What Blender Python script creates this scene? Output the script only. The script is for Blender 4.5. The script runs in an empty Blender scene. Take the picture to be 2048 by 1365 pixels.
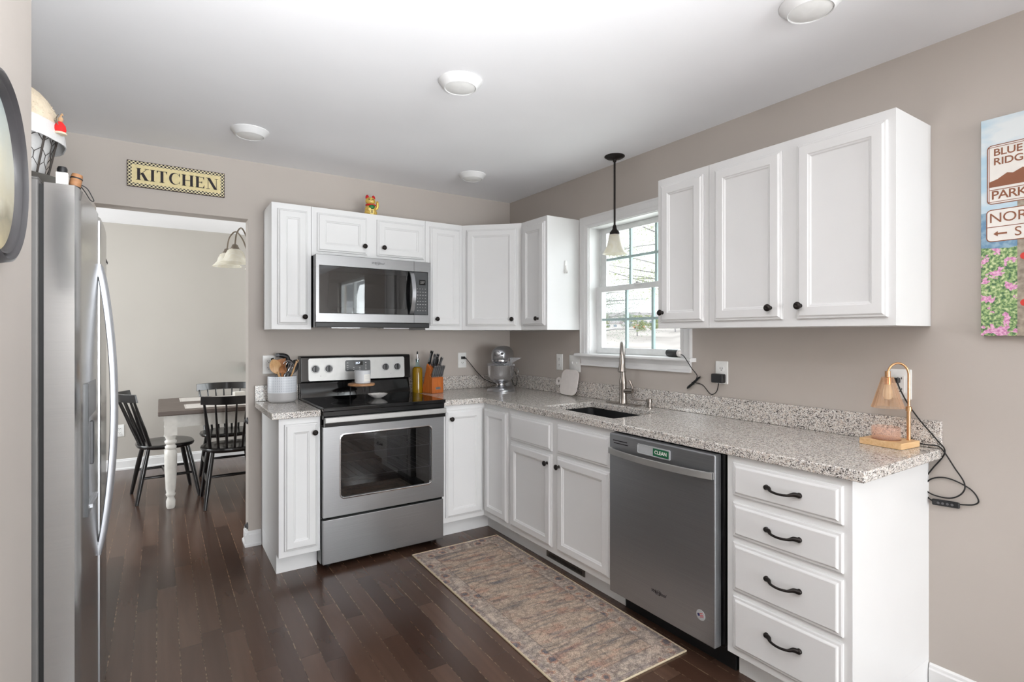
import bpy, bmesh, math, random
from mathutils import Vector, Matrix
R = math.radians
S = bpy.context.scene
COL = S.collection

# ------------------------------------------------------------------ camera, world, lights
cd = bpy.data.cameras.new('camera'); cam = bpy.data.objects.new('camera', cd); COL.objects.link(cam)
cam.location = (-2.4425, -3.7414, 1.3401); cam.rotation_euler = (R(90), 0, -0.5825)
cd.sensor_width = 36; cd.lens = 1066.9 / 2048 * 36; cd.shift_y = -(682.5 - 669.8) / 2048
cd.clip_start = 0.05; cd.clip_end = 1500
S.camera = cam
vs = S.view_settings
vs.view_transform = 'Standard'; vs.look = 'None'; vs.gamma = 1; vs.use_curve_mapping = False
vs.exposure = 0.42
W = bpy.data.worlds.new('world'); S.world = W; W.use_nodes = True
bg = W.node_tree.nodes['Background']; bg.inputs[0].default_value = (0.93, 0.96, 1.0, 1); bg.inputs[1].default_value = 2.0

def area(name, loc, rot, sx, sy, power, col=(1, 1, 1)):
    l = bpy.data.lights.new(name, 'AREA'); l.shape = 'RECTANGLE'; l.size = sx; l.size_y = sy
    l.energy = power; l.color = col
    o = bpy.data.objects.new(name, l); COL.objects.link(o); o.location = loc; o.rotation_euler = rot
    return o
# daylight through the patio door behind the camera, the sink window and the dining room windows
area('patio_daylight', (-1.25, -9.42, 1.25), (R(90 + 14), 0, 0), 2.2, 2.1, 185, (0.95, 0.975, 1.0))
area('sink_window_daylight', (0.45, -1.377, 1.7), (R(90), 0, R(90)), 0.8, 0.9, 6, (0.95, 0.98, 1.0))
area('side_window_daylight', (0.2, -5.3, 1.55), (R(90 + 15), 0, R(90)), 1.4, 1.3, 55, (0.95, 0.975, 1.0))
area('dining_daylight', (0.62, 1.5, 1.45), (R(90 + 38), 0, R(90)), 1.8, 1.7, 45, (0.97, 0.985, 1.0))
area('dining_left_daylight', (-5.12, 1.5, 1.4), (R(90 + 20), 0, R(-90)), 1.8, 1.7, 62, (0.97, 0.985, 1.0))

# added lamp aimed up to brighten the ceiling, standing in for a flash
fill_ = area('ceiling_fill', (-2.15, -4.3, 1.0), (R(180 - 36), 0, R(9)), 0.5, 0.5, 38, (0.95, 0.975, 1.0)); fill_.data.spread = R(96)

# ------------------------------------------------------------------ materials
MATS = {}
def nodes(name):
    m = bpy.data.materials.new(name); m.use_nodes = True
    nt = m.node_tree; b = nt.nodes['Principled BSDF']; MATS[name] = m
    return m, nt, b
def srgb(r, g, b):
    f = lambda c: (c / 255 / 12.92) if c / 255 <= 0.04045 else ((c / 255 + 0.055) / 1.055) ** 2.4
    return (f(r), f(g), f(b), 1)
def N(nt, t, **k):
    n = nt.nodes.new(t)
    for a, v in k.items():
        if a == 'ins':
            for i, x in v.items(): n.inputs[i].default_value = x
        else: setattr(n, a, v)
    return n
def L(nt, a, b): nt.links.new(a, b)
def coords(nt, scale=(1, 1, 1), rot=(0, 0, 0), world=False):
    if world:
        g = N(nt, 'ShaderNodeNewGeometry'); src = g.outputs['Position']
    else:
        g = N(nt, 'ShaderNodeTexCoord'); src = g.outputs['Object']
    mp = N(nt, 'ShaderNodeMapping'); mp.inputs['Scale'].default_value = scale; mp.inputs['Rotation'].default_value = rot
    L(nt, src, mp.inputs['Vector']); return mp.outputs[0]
def ramp(nt, fac, stops, interp='LINEAR'):
    r = N(nt, 'ShaderNodeValToRGB'); cr = r.color_ramp; cr.interpolation = interp
    while len(cr.elements) > 1: cr.elements.remove(cr.elements[-1])
    cr.elements[0].position = stops[0][0]; cr.elements[0].color = stops[0][1]
    for p, c in stops[1:]:
        e = cr.elements.new(p); e.color = c
    L(nt, fac, r.inputs[0]); return r.outputs[0]
def math_(nt, op, a, b=None, c=None):
    n = N(nt, 'ShaderNodeMath', operation=op)
    for i, v in enumerate((a, b, c)):
        if v is None: continue
        if isinstance(v, (int, float)): n.inputs[i].default_value = v
        else: L(nt, v, n.inputs[i])
    return n.outputs[0]
def mixc(nt, fac, a, b, blend='MIX'):
    n = N(nt, 'ShaderNodeMix', data_type='RGBA', blend_type=blend)
    if isinstance(fac, (int, float)): n.inputs[0].default_value = fac
    else: L(nt, fac, n.inputs[0])
    for i, v in ((6, a), (7, b)):
        if isinstance(v, tuple): n.inputs[i].default_value = v
        else: L(nt, v, n.inputs[i])
    return n.outputs[2]
def bump(nt, b, h, strength=.2, dist=.001):
    n = N(nt, 'ShaderNodeBump'); n.inputs['Strength'].default_value = strength; n.inputs['Distance'].default_value = dist
    L(nt, h, n.inputs['Height']); L(nt, n.outputs[0], b.inputs['Normal'])
def simple(name, col, rough=.5, metal=0, spec=.5, noise=0.0, nscale=30, coat=0):
    m, nt, b = nodes(name)
    b.inputs['Roughness'].default_value = rough; b.inputs['Metallic'].default_value = metal
    b.inputs['Specular IOR Level'].default_value = spec; b.inputs['Coat Weight'].default_value = coat
    n = N(nt, 'ShaderNodeTexNoise'); n.inputs['Scale'].default_value = nscale
    L(nt, coords(nt), n.inputs['Vector'])
    d = noise or .03
    c0 = tuple(max(0, x * (1 - d)) for x in col[:3]) + (1,); c1 = tuple(min(1, x * (1 + d)) for x in col[:3]) + (1,)
    L(nt, ramp(nt, n.outputs[0], [(.3, c0), (.7, c1)]), b.inputs['Base Color'])
    return m
def wallpaint(name, col):
    m = simple(name, col, .75, spec=.25, noise=.015, nscale=2.5); nt = m.node_tree; b = nt.nodes['Principled BSDF']
    n = N(nt, 'ShaderNodeTexNoise'); n.inputs['Scale'].default_value = 220; L(nt, coords(nt), n.inputs['Vector'])
    bump(nt, b, n.outputs[0], .12, .001); return m
wallpaint('wall_paint', srgb(190, 182, 175))
wallpaint('dining_paint', srgb(182, 177, 170))
wallpaint('ceiling_paint', srgb(246, 246, 248))
simple('white_paint', srgb(228, 228, 228), .38, spec=.4, noise=.01, nscale=4)
simple('trim_white', srgb(232, 232, 232), .35, noise=.01, nscale=4)
simple('vinyl', srgb(236, 238, 238), .4)
simple('muntin', srgb(178, 200, 200), .5)  # white muntins given a teal tint, backlight put into the colour
simple('plastic_white', srgb(238, 238, 236), .3)
simple('slot_dark', srgb(30, 30, 30), .6)
simple('bronze', srgb(38, 33, 31), .38, metal=.6)
simple('black_plastic', srgb(24, 24, 26), .4)
simple('black_gloss', srgb(8, 8, 9), .08)
simple('black_enamel', srgb(11, 11, 12), .14)
simple('dark_cavity', srgb(20, 20, 21), .5)
simple('sink_black', srgb(22, 22, 24), .55)
simple('rubber', srgb(18, 18, 18), .6)
simple('chrome', srgb(215, 215, 218), .09, metal=1)
simple('satin_silver', srgb(196, 198, 202), .3, metal=1)
simple('handle_silver', srgb(176, 178, 183), .4, metal=1)
simple('nickel', srgb(165, 158, 152), .26, metal=1)
simple('gold_metal', srgb(226, 178, 132), .25, metal=.85)
simple('fridge_side', srgb(112, 110, 108), .5, metal=.3)
simple('black_wood', srgb(20, 19, 20), .28, coat=.3)
simple('steel_plate', srgb(172, 171, 169), .42, metal=.7)
simple('knob_grey', srgb(70, 70, 72), .35, metal=.4)
simple('dial_grey', srgb(84, 84, 86), .35)
simple('display_grey', srgb(72, 74, 76), .25)
simple('ceramic_white', srgb(236, 232, 228), .2)
simple('board_white', srgb(226, 220, 216), .45)
simple('crock_grey', srgb(178, 180, 184), .5)
simple('candle_glass', srgb(205, 207, 210), .35)
simple('label_white', srgb(238, 236, 230), .6)
simple('ink', srgb(35, 28, 34), .7)
simple('ink_grey', srgb(96, 96, 98), .5)
simple('fur', srgb(206, 192, 170), .95, noise=.08, nscale=60)
simple('liner_cloth', srgb(204, 203, 202), .9, noise=.03, nscale=200)
simple('wire', srgb(72, 66, 62), .5, metal=.6)
simple('red_felt', srgb(216, 30, 30), .85)
simple('tan_felt', srgb(176, 142, 108), .85)
simple('cork', srgb(150, 106, 70), .6, noise=.15, nscale=90)
simple('sage_metal', srgb(92, 88, 84), .4, metal=.5)
simple('bronze_light', srgb(120, 110, 98), .35, metal=.7)
simple('gold_paint', srgb(226, 190, 96), .28, metal=.35, noise=.12, nscale=120)
simple('cat_red', srgb(200, 26, 34), .3)
simple('cat_green', srgb(20, 108, 48), .35)
simple('cat_cream', srgb(238, 214, 130), .3)
simple('green_sign', srgb(24, 96, 62), .5)
simple('magnet_grey', srgb(176, 178, 180), .4)
simple('brown_sign', srgb(140, 88, 62), .6)
simple('sign_edge', srgb(70, 54, 48), .6)
simple('sign_white', srgb(232, 228, 222), .6)
simple('sign_cream', srgb(224, 208, 158), .6, noise=.06, nscale=40)
simple('red_mark', srgb(206, 60, 52), .6)
simple('post_wood', srgb(158, 146, 132), .8, noise=.3, nscale=60)
simple('frame_charcoal', srgb(62, 60, 62), .45)
simple('knife_grey', srgb(120, 120, 122), .35, metal=.6)
simple('flag_blue', srgb(36, 44, 96), .4)
simple('table_paint', srgb(224, 222, 216), .45, noise=.05, nscale=30)
simple('placemat', srgb(208, 202, 196), .9, noise=.1, nscale=220)
simple('bread_white', srgb(226, 222, 214), .7)
simple('pink_flower', srgb(224, 190, 186), .7)
simple('curtain_cloth', srgb(226, 224, 220), .9)
simple('grass', srgb(206, 204, 188), .9, noise=.3, nscale=.4)
simple('bark', srgb(142, 138, 140), .9, noise=.2, nscale=8)
simple('foliage', srgb(160, 168, 126), .9, noise=.25, nscale=1.5)
simple('foliage_blue', srgb(152, 162, 150), .9, noise=.25, nscale=1.5)
simple('house_wall', srgb(206, 202, 200), .8)
simple('hillside', srgb(164, 156, 150), .9, noise=.2, nscale=.06)
simple('house_roof', srgb(150, 144, 144), .8)
simple('house_glass', srgb(130, 140, 150), .3)
simple('car_blue', srgb(120, 140, 190), .3)
simple('car_orange', srgb(214, 140, 110), .3)

def lamp_glass(name, col, alpha, rough=.25, tint=None):
    m, nt, b = nodes(name)
    b.inputs['Base Color'].default_value = col; b.inputs['Roughness'].default_value = rough
    tr = N(nt, 'ShaderNodeBsdfTransparent'); tr.inputs[0].default_value = tint or (1, 1, 1, 1)
    fr = N(nt, 'ShaderNodeLayerWeight'); fr.inputs[0].default_value = .35
    mx = N(nt, 'ShaderNodeMixShader')
    f = math_(nt, 'MAXIMUM', math_(nt, 'MULTIPLY', math_(nt, 'POWER', fr.outputs['Facing'], 2.0), .6), alpha)
    L(nt, f, mx.inputs[0]); L(nt, tr.outputs[0], mx.inputs[1]); L(nt, b.outputs[0], mx.inputs[2])
    L(nt, mx.outputs[0], nt.nodes['Material Output'].inputs[0]); return m
lamp_glass('amber_glass', srgb(242, 222, 204), .12, .05, srgb(254, 245, 235))
lamp_glass('pink_glass', srgb(242, 222, 210), .14, .06, srgb(254, 243, 237))
lamp_glass('clear_plastic', srgb(220, 222, 226), .18, .05)
lamp_glass('jar_glass', srgb(190, 205, 205), .06, .05, srgb(225, 240, 240))
lamp_glass('oil', srgb(146, 112, 8), .88, .06, srgb(220, 160, 10))
def pane_glass(name, refl, tint):
    m, nt, b = nodes(name); nt.nodes.remove(b)
    tr = N(nt, 'ShaderNodeBsdfTransparent'); tr.inputs[0].default_value = tint
    gl = N(nt, 'ShaderNodeBsdfGlossy'); gl.inputs['Roughness'].default_value = .02
    fr = N(nt, 'ShaderNodeFresnel'); fr.inputs[0].default_value = refl
    ge = N(nt, 'ShaderNodeNewGeometry'); fb = math_(nt, 'MULTIPLY', fr.outputs[0], math_(nt, 'SUBTRACT', 1, ge.outputs['Backfacing']))
    mx = N(nt, 'ShaderNodeMixShader'); L(nt, fb, mx.inputs[0]); L(nt, tr.outputs[0], mx.inputs[1]); L(nt, gl.outputs[0], mx.inputs[2])
    L(nt, mx.outputs[0], nt.nodes['Material Output'].inputs[0]); return m
pane_glass('window_glass', 1.25, (.97, .99, .99, 1))
pane_glass('oven_glass', 1.9, (.42, .42, .43, 1))
pane_glass('microwave_glass', 1.8, (.5, .5, .51, 1))
# frosted alabaster lamp shade
m, nt, b = nodes('alabaster')
n = N(nt, 'ShaderNodeTexNoise'); n.inputs['Scale'].default_value = 14; n.inputs['Distortion'].default_value = 2
L(nt, coords(nt), n.inputs['Vector'])
L(nt, ramp(nt, n.outputs[0], [(.3, srgb(232, 226, 208)), (.7, srgb(248, 246, 240))]), b.inputs['Base Color'])
b.inputs['Roughness'].default_value = .3
tl = N(nt, 'ShaderNodeBsdfTranslucent'); tl.inputs[0].default_value = srgb(252, 250, 242)
mx = N(nt, 'ShaderNodeMixShader'); mx.inputs[0].default_value = .45
L(nt, b.outputs[0], mx.inputs[1]); L(nt, tl.outputs[0], mx.inputs[2]); L(nt, mx.outputs[0], nt.nodes['Material Output'].inputs[0])
# lit display digits
m, nt, b = nodes('display_blue'); b.inputs['Base Color'].default_value = (0, 0, 0, 1)
b.inputs['Emission Color'].default_value = (.75, .85, 1, 1); b.inputs['Emission Strength'].default_value = 1.6

def steel(name, col, rough, vec, streak=.06):
    m, nt, b = nodes(name); b.inputs['Metallic'].default_value = .84
    n = N(nt, 'ShaderNodeTexNoise'); n.inputs['Scale'].default_value = 1; n.inputs['Detail'].default_value = 4
    L(nt, coords(nt, vec), n.inputs['Vector'])
    lo = tuple(x * (1 - streak) for x in col[:3]) + (1,); hi = tuple(min(1, x * (1 + streak)) for x in col[:3]) + (1,)
    L(nt, ramp(nt, n.outputs[0], [(.3, lo), (.7, hi)]), b.inputs['Base Color'])
    n2 = N(nt, 'ShaderNodeTexNoise'); n2.inputs['Scale'].default_value = 2.2; n2.inputs['Detail'].default_value = 3
    L(nt, coords(nt), n2.inputs['Vector'])
    rr = N(nt, 'ShaderNodeMapRange'); rr.inputs[3].default_value = rough * .8; rr.inputs[4].default_value = rough * 1.25
    L(nt, n2.outputs[0], rr.inputs[0]); L(nt, rr.outputs[0], b.inputs['Roughness'])
    bump(nt, b, n.outputs[0], .05, .0006); return m
steel('steel', srgb(152, 152, 153), .3, (3, 3, 500))
steel('steel_dark', srgb(156, 158, 161), .32, (3, 3, 500))
steel('steel_fridge', srgb(178, 177, 176), .17, (3, 3, 420), .03)

# wood helper
def wood(name, c0, c1, scale=(60, 6, 60), rough=.45):
    m, nt, b = nodes(name)
    n = N(nt, 'ShaderNodeTexNoise'); n.inputs['Scale'].default_value = 1; n.inputs['Detail'].default_value = 6; n.inputs['Distortion'].default_value = .8
    L(nt, coords(nt, scale), n.inputs['Vector'])
    L(nt, ramp(nt, n.outputs[0], [(.3, c0), (.7, c1)]), b.inputs['Base Color']); b.inputs['Roughness'].default_value = rough
    return m
wood('bamboo', srgb(214, 172, 122), srgb(232, 196, 150), (12, 90, 90))
wood('block_wood', srgb(176, 92, 40), srgb(206, 118, 56), (90, 90, 9), .35)
wood('spoon_wood', srgb(196, 150, 100), srgb(218, 178, 130), (80, 80, 10))
wood('spoon_dark_wood', srgb(150, 96, 56), srgb(182, 126, 80), (80, 80, 10))
wood('disc_wood', srgb(150, 104, 68), srgb(196, 150, 108), (14, 60, 60))
wood('table_top_wood', srgb(88, 76, 70), srgb(112, 100, 92), (5, 60, 60), .5)

# granite
m, nt, b = nodes('granite')
co = coords(nt)
v1 = N(nt, 'ShaderNodeTexVoronoi'); v1.inputs['Scale'].default_value = 340; v1.inputs['Randomness'].default_value = 1
nz = N(nt, 'ShaderNodeTexNoise'); nz.inputs['Scale'].default_value = 200; L(nt, co, nz.inputs['Vector'])
add = N(nt, 'ShaderNodeVectorMath', operation='MULTIPLY_ADD'); add.inputs[1].default_value = (.008, .008, .008)
L(nt, nz.outputs['Color'], add.inputs[0]); L(nt, co, add.inputs[2])
L(nt, add.outputs[0], v1.inputs['Vector'])
sp = N(nt, 'ShaderNodeSeparateColor'); L(nt, v1.outputs['Color'], sp.inputs[0])
n3 = N(nt, 'ShaderNodeTexNoise'); n3.inputs['Scale'].default_value = 60; n3.inputs['Detail'].default_value = 4; L(nt, co, n3.inputs['Vector'])
f = math_(nt, 'ADD', sp.outputs[0], math_(nt, 'MULTIPLY', math_(nt, 'SUBTRACT', n3.outputs[0], .5), 1.0))
c = ramp(nt, f, [(0, srgb(66, 62, 62)), (.1, srgb(112, 106, 103)), (.2, srgb(158, 150, 144)), (.34, srgb(200, 193, 186)), (.5, srgb(222, 218, 213)), (.75, srgb(236, 234, 230)), (.9, srgb(206, 192, 180))], 'CONSTANT')
L(nt, c, b.inputs['Base Color']); b.inputs['Roughness'].default_value = .12

# plank floor
m, nt, b = nodes('floor_planks')
g = N(nt, 'ShaderNodeNewGeometry'); sx = N(nt, 'ShaderNodeSeparateXYZ'); L(nt, g.outputs['Position'], sx.inputs[0])
PW = .0825
u = math_(nt, 'DIVIDE', math_(nt, 'ADD', sx.outputs[0], 2.457 + PW * 200), PW)
row = math_(nt, 'FLOOR', u); fu = math_(nt, 'FRACT', u)
wn = N(nt, 'ShaderNodeTexWhiteNoise', noise_dimensions='1D'); L(nt, row, wn.inputs['W'])
LEN = .95
v = math_(nt, 'ADD', math_(nt, 'DIVIDE', sx.outputs[1], LEN), math_(nt, 'ADD', math_(nt, 'MULTIPLY', wn.outputs[0], 7.3), 40))
idx = math_(nt, 'FLOOR', v); fv = math_(nt, 'FRACT', v)
cb = N(nt, 'ShaderNodeCombineXYZ'); L(nt, row, cb.inputs[0]); L(nt, idx, cb.inputs[1])
w2 = N(nt, 'ShaderNodeTexWhiteNoise', noise_dimensions='2D'); L(nt, cb.outputs[0], w2.inputs['Vector'])
# grain, shifted per plank
sh = N(nt, 'ShaderNodeVectorMath', operation='MULTIPLY_ADD'); sh.inputs[1].default_value = (3, 9, 5)
L(nt, w2.outputs['Color'], sh.inputs[0]); L(nt, g.outputs['Position'], sh.inputs[2])
mp = N(nt, 'ShaderNodeMapping'); mp.inputs['Scale'].default_value = (22, 1.6, 1); L(nt, sh.outputs[0], mp.inputs[0])
gr = N(nt, 'ShaderNodeTexNoise'); gr.inputs['Scale'].default_value = 1; gr.inputs['Detail'].default_value = 4; gr.inputs['Distortion'].default_value = .6
L(nt, mp.outputs[0], gr.inputs['Vector'])
wv = N(nt, 'ShaderNodeTexWave', wave_type='RINGS'); wv.inputs['Scale'].default_value = .9; wv.inputs['Distortion'].default_value = 7; wv.inputs['Detail'].default_value = 3
L(nt, mp.outputs[0], wv.inputs['Vector'])
base = ramp(nt, w2.outputs[0], [(0, srgb(64, 45, 36)), (.3, srgb(80, 58, 47)), (.8, srgb(92, 69, 57)), (1, srgb(104, 79, 65))])
c = mixc(nt, math_(nt, 'MULTIPLY', gr.outputs[0], .55), base, srgb(52, 36, 29))
c = mixc(nt, math_(nt, 'MULTIPLY', wv.outputs['Fac'], .0), c, srgb(104, 84, 70))
du = math_(nt, 'MULTIPLY', math_(nt, 'MINIMUM', fu, math_(nt, 'SUBTRACT', 1, fu)), PW)
dv = math_(nt, 'MULTIPLY', math_(nt, 'MINIMUM', fv, math_(nt, 'SUBTRACT', 1, fv)), LEN)
# worn light-brown edges along the long joints
we = N(nt, 'ShaderNodeTexNoise'); we.inputs['Scale'].default_value = 38; we.inputs['Detail'].default_value = 5; L(nt, g.outputs['Position'], we.inputs['Vector'])
wl = N(nt, 'ShaderNodeTexNoise'); wl.inputs['Scale'].default_value = 2.2; L(nt, g.outputs['Position'], wl.inputs['Vector'])
lim = math_(nt, 'MULTIPLY', math_(nt, 'MAXIMUM', math_(nt, 'SUBTRACT', math_(nt, 'ADD', we.outputs[0], math_(nt, 'MULTIPLY', wl.outputs[0], .6)), .66), 0), .006)
worn = math_(nt, 'LESS_THAN', du, lim)
c = mixc(nt, math_(nt, 'MULTIPLY', worn, .8), c, srgb(168, 140, 112))
gap = math_(nt, 'LESS_THAN', math_(nt, 'MINIMUM', du, dv), .0006)
c = mixc(nt, math_(nt, 'MULTIPLY', gap, .85), c, srgb(34, 25, 20))
L(nt, c, b.inputs['Base Color'])
rr = N(nt, 'ShaderNodeMapRange'); rr.inputs[3].default_value = .14; rr.inputs[4].default_value = .3; L(nt, gr.outputs[0], rr.inputs[0]); L(nt, rr.outputs[0], b.inputs['Roughness'])
b.inputs['Specular IOR Level'].default_value = .5
bump(nt, b, math_(nt, 'SUBTRACT', gr.outputs[0], math_(nt, 'MULTIPLY', gap, 2)), .1, .0005)

# rug: faded pattern, streaks across its short side, border of mottled medallions
m, nt, b = nodes('rug_weave')
co = coords(nt); sx = N(nt, 'ShaderNodeSeparateXYZ'); L(nt, co, sx.inputs[0])
def noise(nt, vec, scale, detail=3, sc=(1, 1, 1), dist=0):
    mp = N(nt, 'ShaderNodeMapping'); mp.inputs['Scale'].default_value = sc; L(nt, vec, mp.inputs[0])
    n = N(nt, 'ShaderNodeTexNoise'); n.inputs['Scale'].default_value = scale; n.inputs['Detail'].default_value = detail; n.inputs['Distortion'].default_value = dist
    L(nt, mp.outputs[0], n.inputs['Vector']); return n.outputs[0]
st = noise(nt, co, 7, 7, (.55, 4.2, 1), .5)
c = ramp(nt, st, [(.28, srgb(112, 108, 110)), (.4, srgb(146, 134, 124)), (.5, srgb(170, 152, 136)), (.62, srgb(178, 158, 142)), (.74, srgb(160, 134, 120))])
def soft(nt, v, a, b_): 
    r_ = N(nt, 'ShaderNodeMapRange', interpolation_type='SMOOTHSTEP'); r_.inputs[1].default_value = a; r_.inputs[2].default_value = b_; L(nt, v, r_.inputs[0]); return r_.outputs[0]
rd = noise(nt, co, 7, 8, (1, 2.4, 1)); c = mixc(nt, math_(nt, 'MULTIPLY', soft(nt, rd, .5, .64), .38), c, srgb(172, 122, 102))
bl = noise(nt, co, 8, 8, (.8, 3.6, 1)); c = mixc(nt, math_(nt, 'MULTIPLY', soft(nt, bl, .52, .66), .5), c, srgb(88, 92, 100))
dx = math_(nt, 'SUBTRACT', .3, math_(nt, 'ABSOLUTE', sx.outputs[0])); dy = math_(nt, 'SUBTRACT', .775, math_(nt, 'ABSOLUTE', sx.outputs[1]))
de = math_(nt, 'MINIMUM', dx, dy)
inb = math_(nt, 'LESS_THAN', de, .1)
vb = N(nt, 'ShaderNodeTexVoronoi'); vb.inputs['Scale'].default_value = 13; vb.inputs['Randomness'].default_value = .7; L(nt, co, vb.inputs['Vector'])
ang = noise(nt, co, 70, 4)
fl = math_(nt, 'ADD', vb.outputs['Distance'], math_(nt, 'MULTIPLY', ang, .5))
bc = ramp(nt, fl, [(.42, srgb(80, 84, 98)), (.52, srgb(168, 124, 104)), (.62, srgb(184, 170, 156)), (.78, srgb(140, 130, 124)), (.95, srgb(184, 170, 158))])
c = mixc(nt, math_(nt, 'MULTIPLY', inb, .72), c, bc)
vm = N(nt, 'ShaderNodeTexVoronoi', feature='DISTANCE_TO_EDGE'); vm.inputs['Scale'].default_value = 16; L(nt, co, vm.inputs['Vector'])
c = mixc(nt, math_(nt, 'MULTIPLY', math_(nt, 'LESS_THAN', vm.outputs['Distance'], .05), .28), c, srgb(104, 94, 90))
line = math_(nt, 'LESS_THAN', math_(nt, 'ABSOLUTE', math_(nt, 'SUBTRACT', de, .1)), .0035)
line2 = math_(nt, 'LESS_THAN', math_(nt, 'ABSOLUTE', math_(nt, 'SUBTRACT', de, .022)), .007)
c = mixc(nt, math_(nt, 'MULTIPLY', line, .35), c, srgb(90, 84, 86)); c = mixc(nt, math_(nt, 'MULTIPLY', line2, .4), c, srgb(120, 112, 116))
fine = noise(nt, co, 260, 2, (1, .6, 1)); fr_ = noise(nt, co, 55, 4)
c = mixc(nt, .5, c, ramp(nt, fine, [(.36, (.28, .28, .28, 1)), (.6, (.9, .9, .9, 1))]), 'OVERLAY')
c = mixc(nt, .5, c, ramp(nt, fr_, [(.35, (.35, .35, .36, 1)), (.65, (.66, .65, .64, 1))]), 'OVERLAY')
L(nt, c, b.inputs['Base Color']); b.inputs['Roughness'].default_value = .95; b.inputs['Specular IOR Level'].default_value = .1
bump(nt, b, fine, .6, .002)
simple('rug_binding', srgb(206, 190, 162), .9, noise=.1, nscale=200)

# sign border checks
m, nt, b = nodes('checks')
ck = N(nt, 'ShaderNodeTexChecker'); ck.inputs['Scale'].default_value = 1 / .0095; ck.inputs[1].default_value = srgb(34, 28, 26); ck.inputs[2].default_value = srgb(226, 214, 176)
mp = N(nt, 'ShaderNodeMapping'); mp.inputs['Location'].default_value = (.0008, .0013, .0011); tc = N(nt, 'ShaderNodeTexCoord'); L(nt, tc.outputs['Object'], mp.inputs[0]); L(nt, mp.outputs[0], ck.inputs[0])
L(nt, ck.outputs[0], b.inputs['Base Color']); b.inputs['Roughness'].default_value = .6

# printed mountain roadside photo on the canvas (object z up)
m, nt, b = nodes('canvas_print')
co = coords(nt); sx = N(nt, 'ShaderNodeSeparateXYZ'); L(nt, co, sx.inputs[0])
zz = math_(nt, 'ADD', sx.outputs[2], math_(nt, 'MULTIPLY', math_(nt, 'SUBTRACT', noise(nt, co, 9, 4), .5), .05))
sky = ramp(nt, noise(nt, co, 5, 4, (1, 1, 2.5)), [(.42, srgb(178, 206, 222)), (.62, srgb(222, 228, 230))])
hill = ramp(nt, noise(nt, co, 60, 4), [(.4, srgb(110, 146, 176)), (.6, srgb(146, 174, 192))])
grn = ramp(nt, noise(nt, co, 110, 4), [(.38, srgb(74, 108, 78)), (.52, srgb(142, 172, 112)), (.68, srgb(212, 218, 172))])
pk = math_(nt, 'GREATER_THAN', math_(nt, 'ADD', noise(nt, co, 26, 2), math_(nt, 'MULTIPLY', noise(nt, co, 120, 2), .3)), .72)
grn = mixc(nt, pk, grn, ramp(nt, noise(nt, co, 140, 2), [(.4, srgb(200, 126, 172)), (.62, srgb(232, 184, 212))]))
c = mixc(nt, math_(nt, 'GREATER_THAN', zz, .305), grn, hill)
c = mixc(nt, math_(nt, 'GREATER_THAN', zz, .43), c, sky)
L(nt, c, b.inputs['Base Color']); b.inputs['Roughness'].default_value = .7
# antique landscape print behind the oval frame
m, nt, b = nodes('oval_print')
co = coords(nt); sx = N(nt, 'ShaderNodeSeparateXYZ'); L(nt, co, sx.inputs[0])
zz = math_(nt, 'ADD', sx.outputs[2], math_(nt, 'MULTIPLY', math_(nt, 'SUBTRACT', noise(nt, co, 14, 5), .5), .1))
c = ramp(nt, math_(nt, 'MULTIPLY_ADD', zz, 2.6, .5), [(.12, srgb(214, 198, 160)), (.28, srgb(168, 160, 136)), (.4, srgb(216, 208, 182)), (.6, srgb(228, 226, 208)), (.85, srgb(206, 218, 216))])
L(nt, c, b.inputs['Base Color']); b.inputs['Roughness'].default_value = .15
# glazed crock with stamped rows on its upper part (object z up)
m, nt, b = nodes('crock_pattern')
co = coords(nt); sx = N(nt, 'ShaderNodeSeparateXYZ'); L(nt, co, sx.inputs[0])
at = math_(nt, 'ARCTAN2', sx.outputs[1], sx.outputs[0])
ca = math_(nt, 'FRACT', math_(nt, 'MULTIPLY', at, 7.0)); cz = math_(nt, 'FRACT', math_(nt, 'MULTIPLY', sx.outputs[2], 62))
da = math_(nt, 'ABSOLUTE', math_(nt, 'SUBTRACT', ca, .5)); dz = math_(nt, 'ABSOLUTE', math_(nt, 'SUBTRACT', cz, .5))
mk = math_(nt, 'LESS_THAN', math_(nt, 'ADD', math_(nt, 'MULTIPLY', da, 2.2), dz), .46)
mk = math_(nt, 'MULTIPLY', mk, math_(nt, 'GREATER_THAN', sx.outputs[2], .068))
c = mixc(nt, math_(nt, 'MULTIPLY', mk, .55), srgb(214, 217, 222), srgb(150, 158, 170))
c = mixc(nt, math_(nt, 'GREATER_THAN', sx.outputs[2], .062), srgb(186, 184, 184), c)
L(nt, c, b.inputs['Base Color']); b.inputs['Roughness'].default_value = .4

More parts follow.
